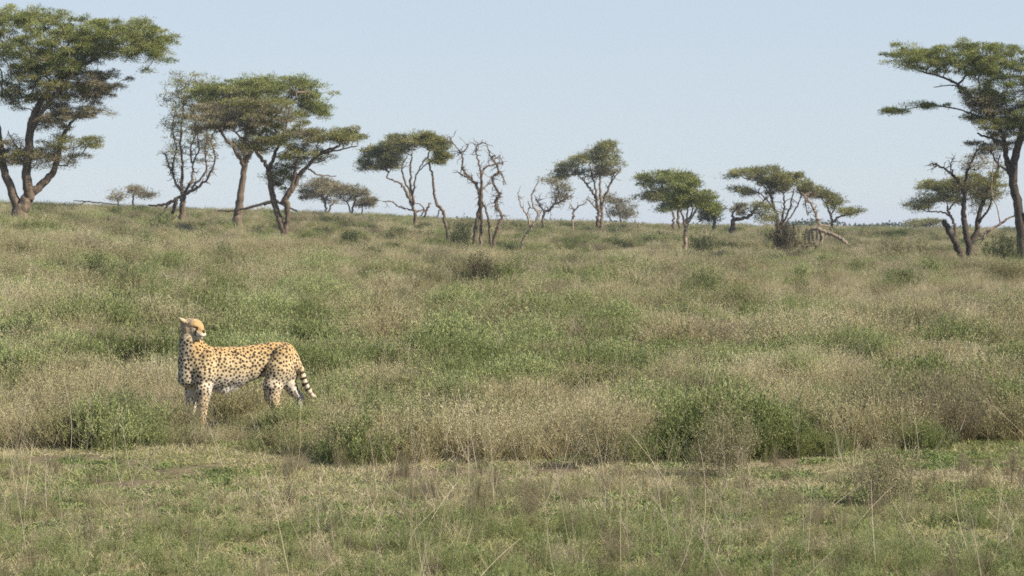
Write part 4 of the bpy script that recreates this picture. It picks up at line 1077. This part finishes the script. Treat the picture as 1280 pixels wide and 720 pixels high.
# face
if headm.any():
    m = headm; f_, n_, u_ = hf[m], hn[m], hu[m]; an = np.abs(n_)
    c = np.tile(np.array([.52, .37, .20]), (m.sum(), 1))
    c = mixc(c, (.50, .30, .13), sst(.02, .06, f_) * sst(-.01, .01, u_))                   # ginger forehead and nose bridge
    c = mixc(c, (.58, .46, .30), (1 - sst(-.050, -.010, u_)) * .8)                        # jaw and cheeks pale
    c = mixc(c, (.42, .31, .19), (1 - sst(-.03, .03, f_)) * .75)
    c = mixc(c, (.72, .65, .54), (1 - sst(-.030, -.014, u_)) * sst(.054, .074, f_))         # muzzle white
    e = np.sqrt(((f_ - .052) / .018) ** 2 + ((an - .044) / .020) ** 2 + ((u_ + .004) / .014) ** 2)
    c = mixc(c, (.72, .58, .42), 1 - sst(.7, 1.2, e))                                   # pale patch below eye
    e = np.sqrt(((f_ - .060) / .019) ** 2 + ((an - .038) / .018) ** 2 + ((u_ - .017) / .0058) ** 2)
    dk = 1 - sst(.8, 1.2, e)                                                             # half-closed eye
    tx = np.clip((.018 - u_) / .055, 0, 1); cf = .072 - .008 * tx; cn = .027 + .009 * tx
    e = np.sqrt((f_ - cf) ** 2 + ((an - cn) * .7) ** 2)
    dk = np.maximum(dk, (1 - sst(.0065, .0105, e)) * (u_ < .020) * (u_ > -.046))            # tear mark
    e = np.sqrt(((f_ - .112) / .016) ** 2 + (an / .017) ** 2 + ((u_ + .006) / .012) ** 2)
    dk = np.maximum(dk, 1 - sst(.85, 1.15, e))                                           # nose
    dk = np.maximum(dk, (1 - sst(.002, .0045, np.abs(u_ + .043))) * sst(.065, .075, f_) * .4)   # mouth line
    er = (u_ > .050) & (an > .052) & (f_ < -.02)
    c[er] = np.array([.60, .47, .29])
    sp = vnoise(f_ * 110 + 3, u_ * 110 + n_ * 90, 7); dk = np.maximum(dk, sst(.66, .78, sp) * (f_ < .045) * .7)
    colr[m] = c; spot[m] = dk
# neck spots blend, noise
nz = fbm(aa * 60, z * 60 + v * 37, 91, 2)
colr = colr * (0.86 + .28 * nz)[:, None]
colr = mixc(colr, (.028, .019, .013), np.clip(spot, 0, 1) * .96)

def fur_mat():
    m = bpy.data.materials.new('cheetah_coat'); nt, n, l = nodes(m)
    a = n.new('ShaderNodeAttribute'); a.attribute_name = 'coat'
    bs = n.new('ShaderNodeBsdfPrincipled'); bs.inputs['Roughness'].default_value = .85; bs.inputs['Specular IOR Level'].default_value = .2
    bs.inputs['Sheen Weight'].default_value = .15
    l.new(a.outputs['Color'], bs.inputs['Base Color'])
    tc = n.new('ShaderNodeTexCoord'); nz = n.new('ShaderNodeTexNoise'); nz.inputs['Scale'].default_value = 90; nz.inputs['Detail'].default_value = 3
    l.new(tc.outputs['Object'], nz.inputs[0])
    n2 = n.new('ShaderNodeTexNoise'); n2.inputs['Scale'].default_value = 11; n2.inputs['Detail'].default_value = 2
    l.new(tc.outputs['Object'], n2.inputs[0])
    b2 = n.new('ShaderNodeBump'); b2.inputs['Strength'].default_value = .5; b2.inputs['Distance'].default_value = .02
    l.new(n2.outputs[0], b2.inputs['Height'])
    bp = n.new('ShaderNodeBump'); bp.inputs['Strength'].default_value = .6; bp.inputs['Distance'].default_value = .004
    l.new(nz.outputs[0], bp.inputs['Height']); l.new(b2.outputs[0], bp.inputs['Normal']); l.new(bp.outputs[0], bs.inputs['Normal'])
    o = n.new('ShaderNodeOutputMaterial'); l.new(bs.outputs[0], o.inputs[0]); return m
cme = np_mesh('cheetah', CV, [CF], {'coat': colr}, True, (fur_mat(),))
che = link('cheetah', cme, loc=(CH[0], CH[1], CH[2] - .005)); che.rotation_euler = (0, 0, AL)
tag(che, 'standing cheetah with black-spotted tan coat looking back over its shoulder in the grass', 'cheetah')

fn = np.cross(CV[CF[:, 2]] - CV[CF[:, 0]], CV[CF[:, 3]] - CV[CF[:, 1]])
VN = np.stack([sum(np.bincount(CF[:, k], fn[:, d], nN) for k in range(4)) for d in range(3)], -1); VN = norm(VN)
if ((CV[:200] + VN[:200] * .01 - CV.mean(0)) ** 2).sum() < ((CV[:200] - CV.mean(0)) ** 2).sum(): VN = -VN
nf = 90000; fi = rc_.integers(0, nN, nf)
flow = np.tile(np.array([1., 0, -.35]), (nf, 1)); flow[z[fi] < .42] = (.25, 0, -1.); flow[headm[fi]] = -f2 + np.array([0, 0, -.2])
nv = VN[fi]; tg = flow + rc_.normal(0, .25, (nf, 3)); tg = norm(tg - nv * (tg * nv).sum(1, keepdims=True)); sd_ = np.cross(nv, tg)
fl = np.where(headm[fi], rc_.uniform(.004, .009, nf), rc_.uniform(.008, .018, nf))
fl = np.where((z[fi] < .44) & (z[fi] > .34) & (Xq[fi] > -.25) & (Xq[fi] < .12), fl * 1.7, fl)
fb = CV[fi] + rc_.normal(0, .002, (nf, 3)) - nv * .002
tp = fb + tg * (fl * .93)[:, None] + nv * (fl * .26)[:, None]
wd_ = sd_ * (.0008)
FV = np.stack([fb - wd_, fb + wd_, tp], 1).reshape(-1, 3)
fc = np.clip(colr[fi] * rc_.uniform(.8, 1.3, (nf, 1)), 0, .95)
fur = link('fur', np_mesh('fur', FV, [np.arange(nf * 3).reshape(-1, 3)], {'coat': np.repeat(fc, 3, 0)}, False, (cme.materials[0],)), che)

# ------------------------------------------------------------------ haze
hb = np.array([[x_, y_, z_] for x_ in (-7000, 7000) for y_ in (-80, 7200) for z_ in (-1.3, 17.0)], float)
hf_ = np.array([[0, 1, 3, 2], [4, 6, 7, 5], [0, 4, 5, 1], [2, 3, 7, 6], [0, 2, 6, 4], [1, 5, 7, 3]])
hm = bpy.data.materials.new('haze_air'); nt, n, l = nodes(hm)
pv = n.new('ShaderNodeVolumePrincipled'); pv.inputs['Density'].default_value = .0002; pv.inputs['Color'].default_value = (.80, .88, 1, 1); pv.inputs['Anisotropy'].default_value = 0.
o = n.new('ShaderNodeOutputMaterial'); l.new(pv.outputs[0], o.inputs['Volume'])
hz = link('haze', np_mesh('haze', hb, [hf_], mats=(hm,))); tag(hz, 'thin pale blue haze over the plain', 'haze', kind='stuff')

# ------------------------------------------------------------------ camera, light, sky
cam = bpy.data.cameras.new('camera'); cam.lens = 36 * F / 1280; cam.sensor_width = 36; cam.clip_end = 20000; cam.clip_start = .1
cam.dof.use_dof = True; cam.dof.focus_distance = 24.3; cam.dof.aperture_fstop = 9
co = bpy.data.objects.new('camera', cam); col.objects.link(co); co.location = (0, 0, ZC)
co.rotation_euler = (math.radians(90) - math.atan((360 - HY) / F), 0, 0)
scene.camera = co

EL = math.radians(38); AZ = math.radians(109)     # azimuth clockwise from the view direction
sd = Vector((math.sin(AZ) * math.cos(EL), math.cos(AZ) * math.cos(EL), math.sin(EL)))
sun = bpy.data.lights.new('sun', 'SUN'); sun.energy = 5.0; sun.angle = math.radians(.53); sun.color = (1, .91, .77)
so = bpy.data.objects.new('sun', sun); col.objects.link(so); so.rotation_euler = sd.to_track_quat('Z', 'Y').to_euler(); so.location = (20, -20, 40)
w = bpy.data.worlds.new('World'); scene.world = w; w.use_nodes = True
nt = w.node_tree; nt.nodes.clear()
sky = nt.nodes.new('ShaderNodeTexSky'); sky.sky_type = 'NISHITA'; sky.sun_disc = False
sky.sun_elevation = EL; sky.sun_rotation = AZ; sky.altitude = 1500; sky.air_density = 1.0; sky.dust_density = .6; sky.ozone_density = 3
bg = nt.nodes.new('ShaderNodeBackground'); bg.inputs[1].default_value = .10
wo = nt.nodes.new('ShaderNodeOutputWorld')
tc = nt.nodes.new('ShaderNodeTexCoord'); sx = nt.nodes.new('ShaderNodeSeparateXYZ'); nt.links.new(tc.outputs['Generated'], sx.inputs[0])
mr = nt.nodes.new('ShaderNodeMapRange'); mr.inputs['From Min'].default_value = .09; mr.inputs['From Max'].default_value = .20; mr.inputs['To Min'].default_value = .8; mr.inputs['To Max'].default_value = 0
nt.links.new(sx.outputs['Z'], mr.inputs['Value'])
mxs = nt.nodes.new('ShaderNodeMix'); mxs.data_type = 'RGBA'; nt.links.new(mr.outputs[0], mxs.inputs[0]); nt.links.new(sky.outputs[0], mxs.inputs[6]); mxs.inputs[7].default_value = (3.72, 4.18, 4.72, 1)
nt.links.new(mxs.outputs[2], bg.inputs[0]); nt.links.new(bg.outputs[0], wo.inputs[0])
scene.view_settings.view_transform = 'Standard'; scene.view_settings.look = 'None'; scene.view_settings.exposure = .66; scene.view_settings.gamma = 1
scene.cycles.max_bounces = 6; scene.cycles.diffuse_bounces = 3; scene.cycles.transmission_bounces = 3; scene.cycles.volume_bounces = 0
scene.cycles.use_denoising = False; scene.cycles.denoiser = 'OPENIMAGEDENOISE'; scene.cycles.denoising_input_passes = 'RGB_ALBEDO_NORMAL'
scene.cycles.filter_width = 1.5
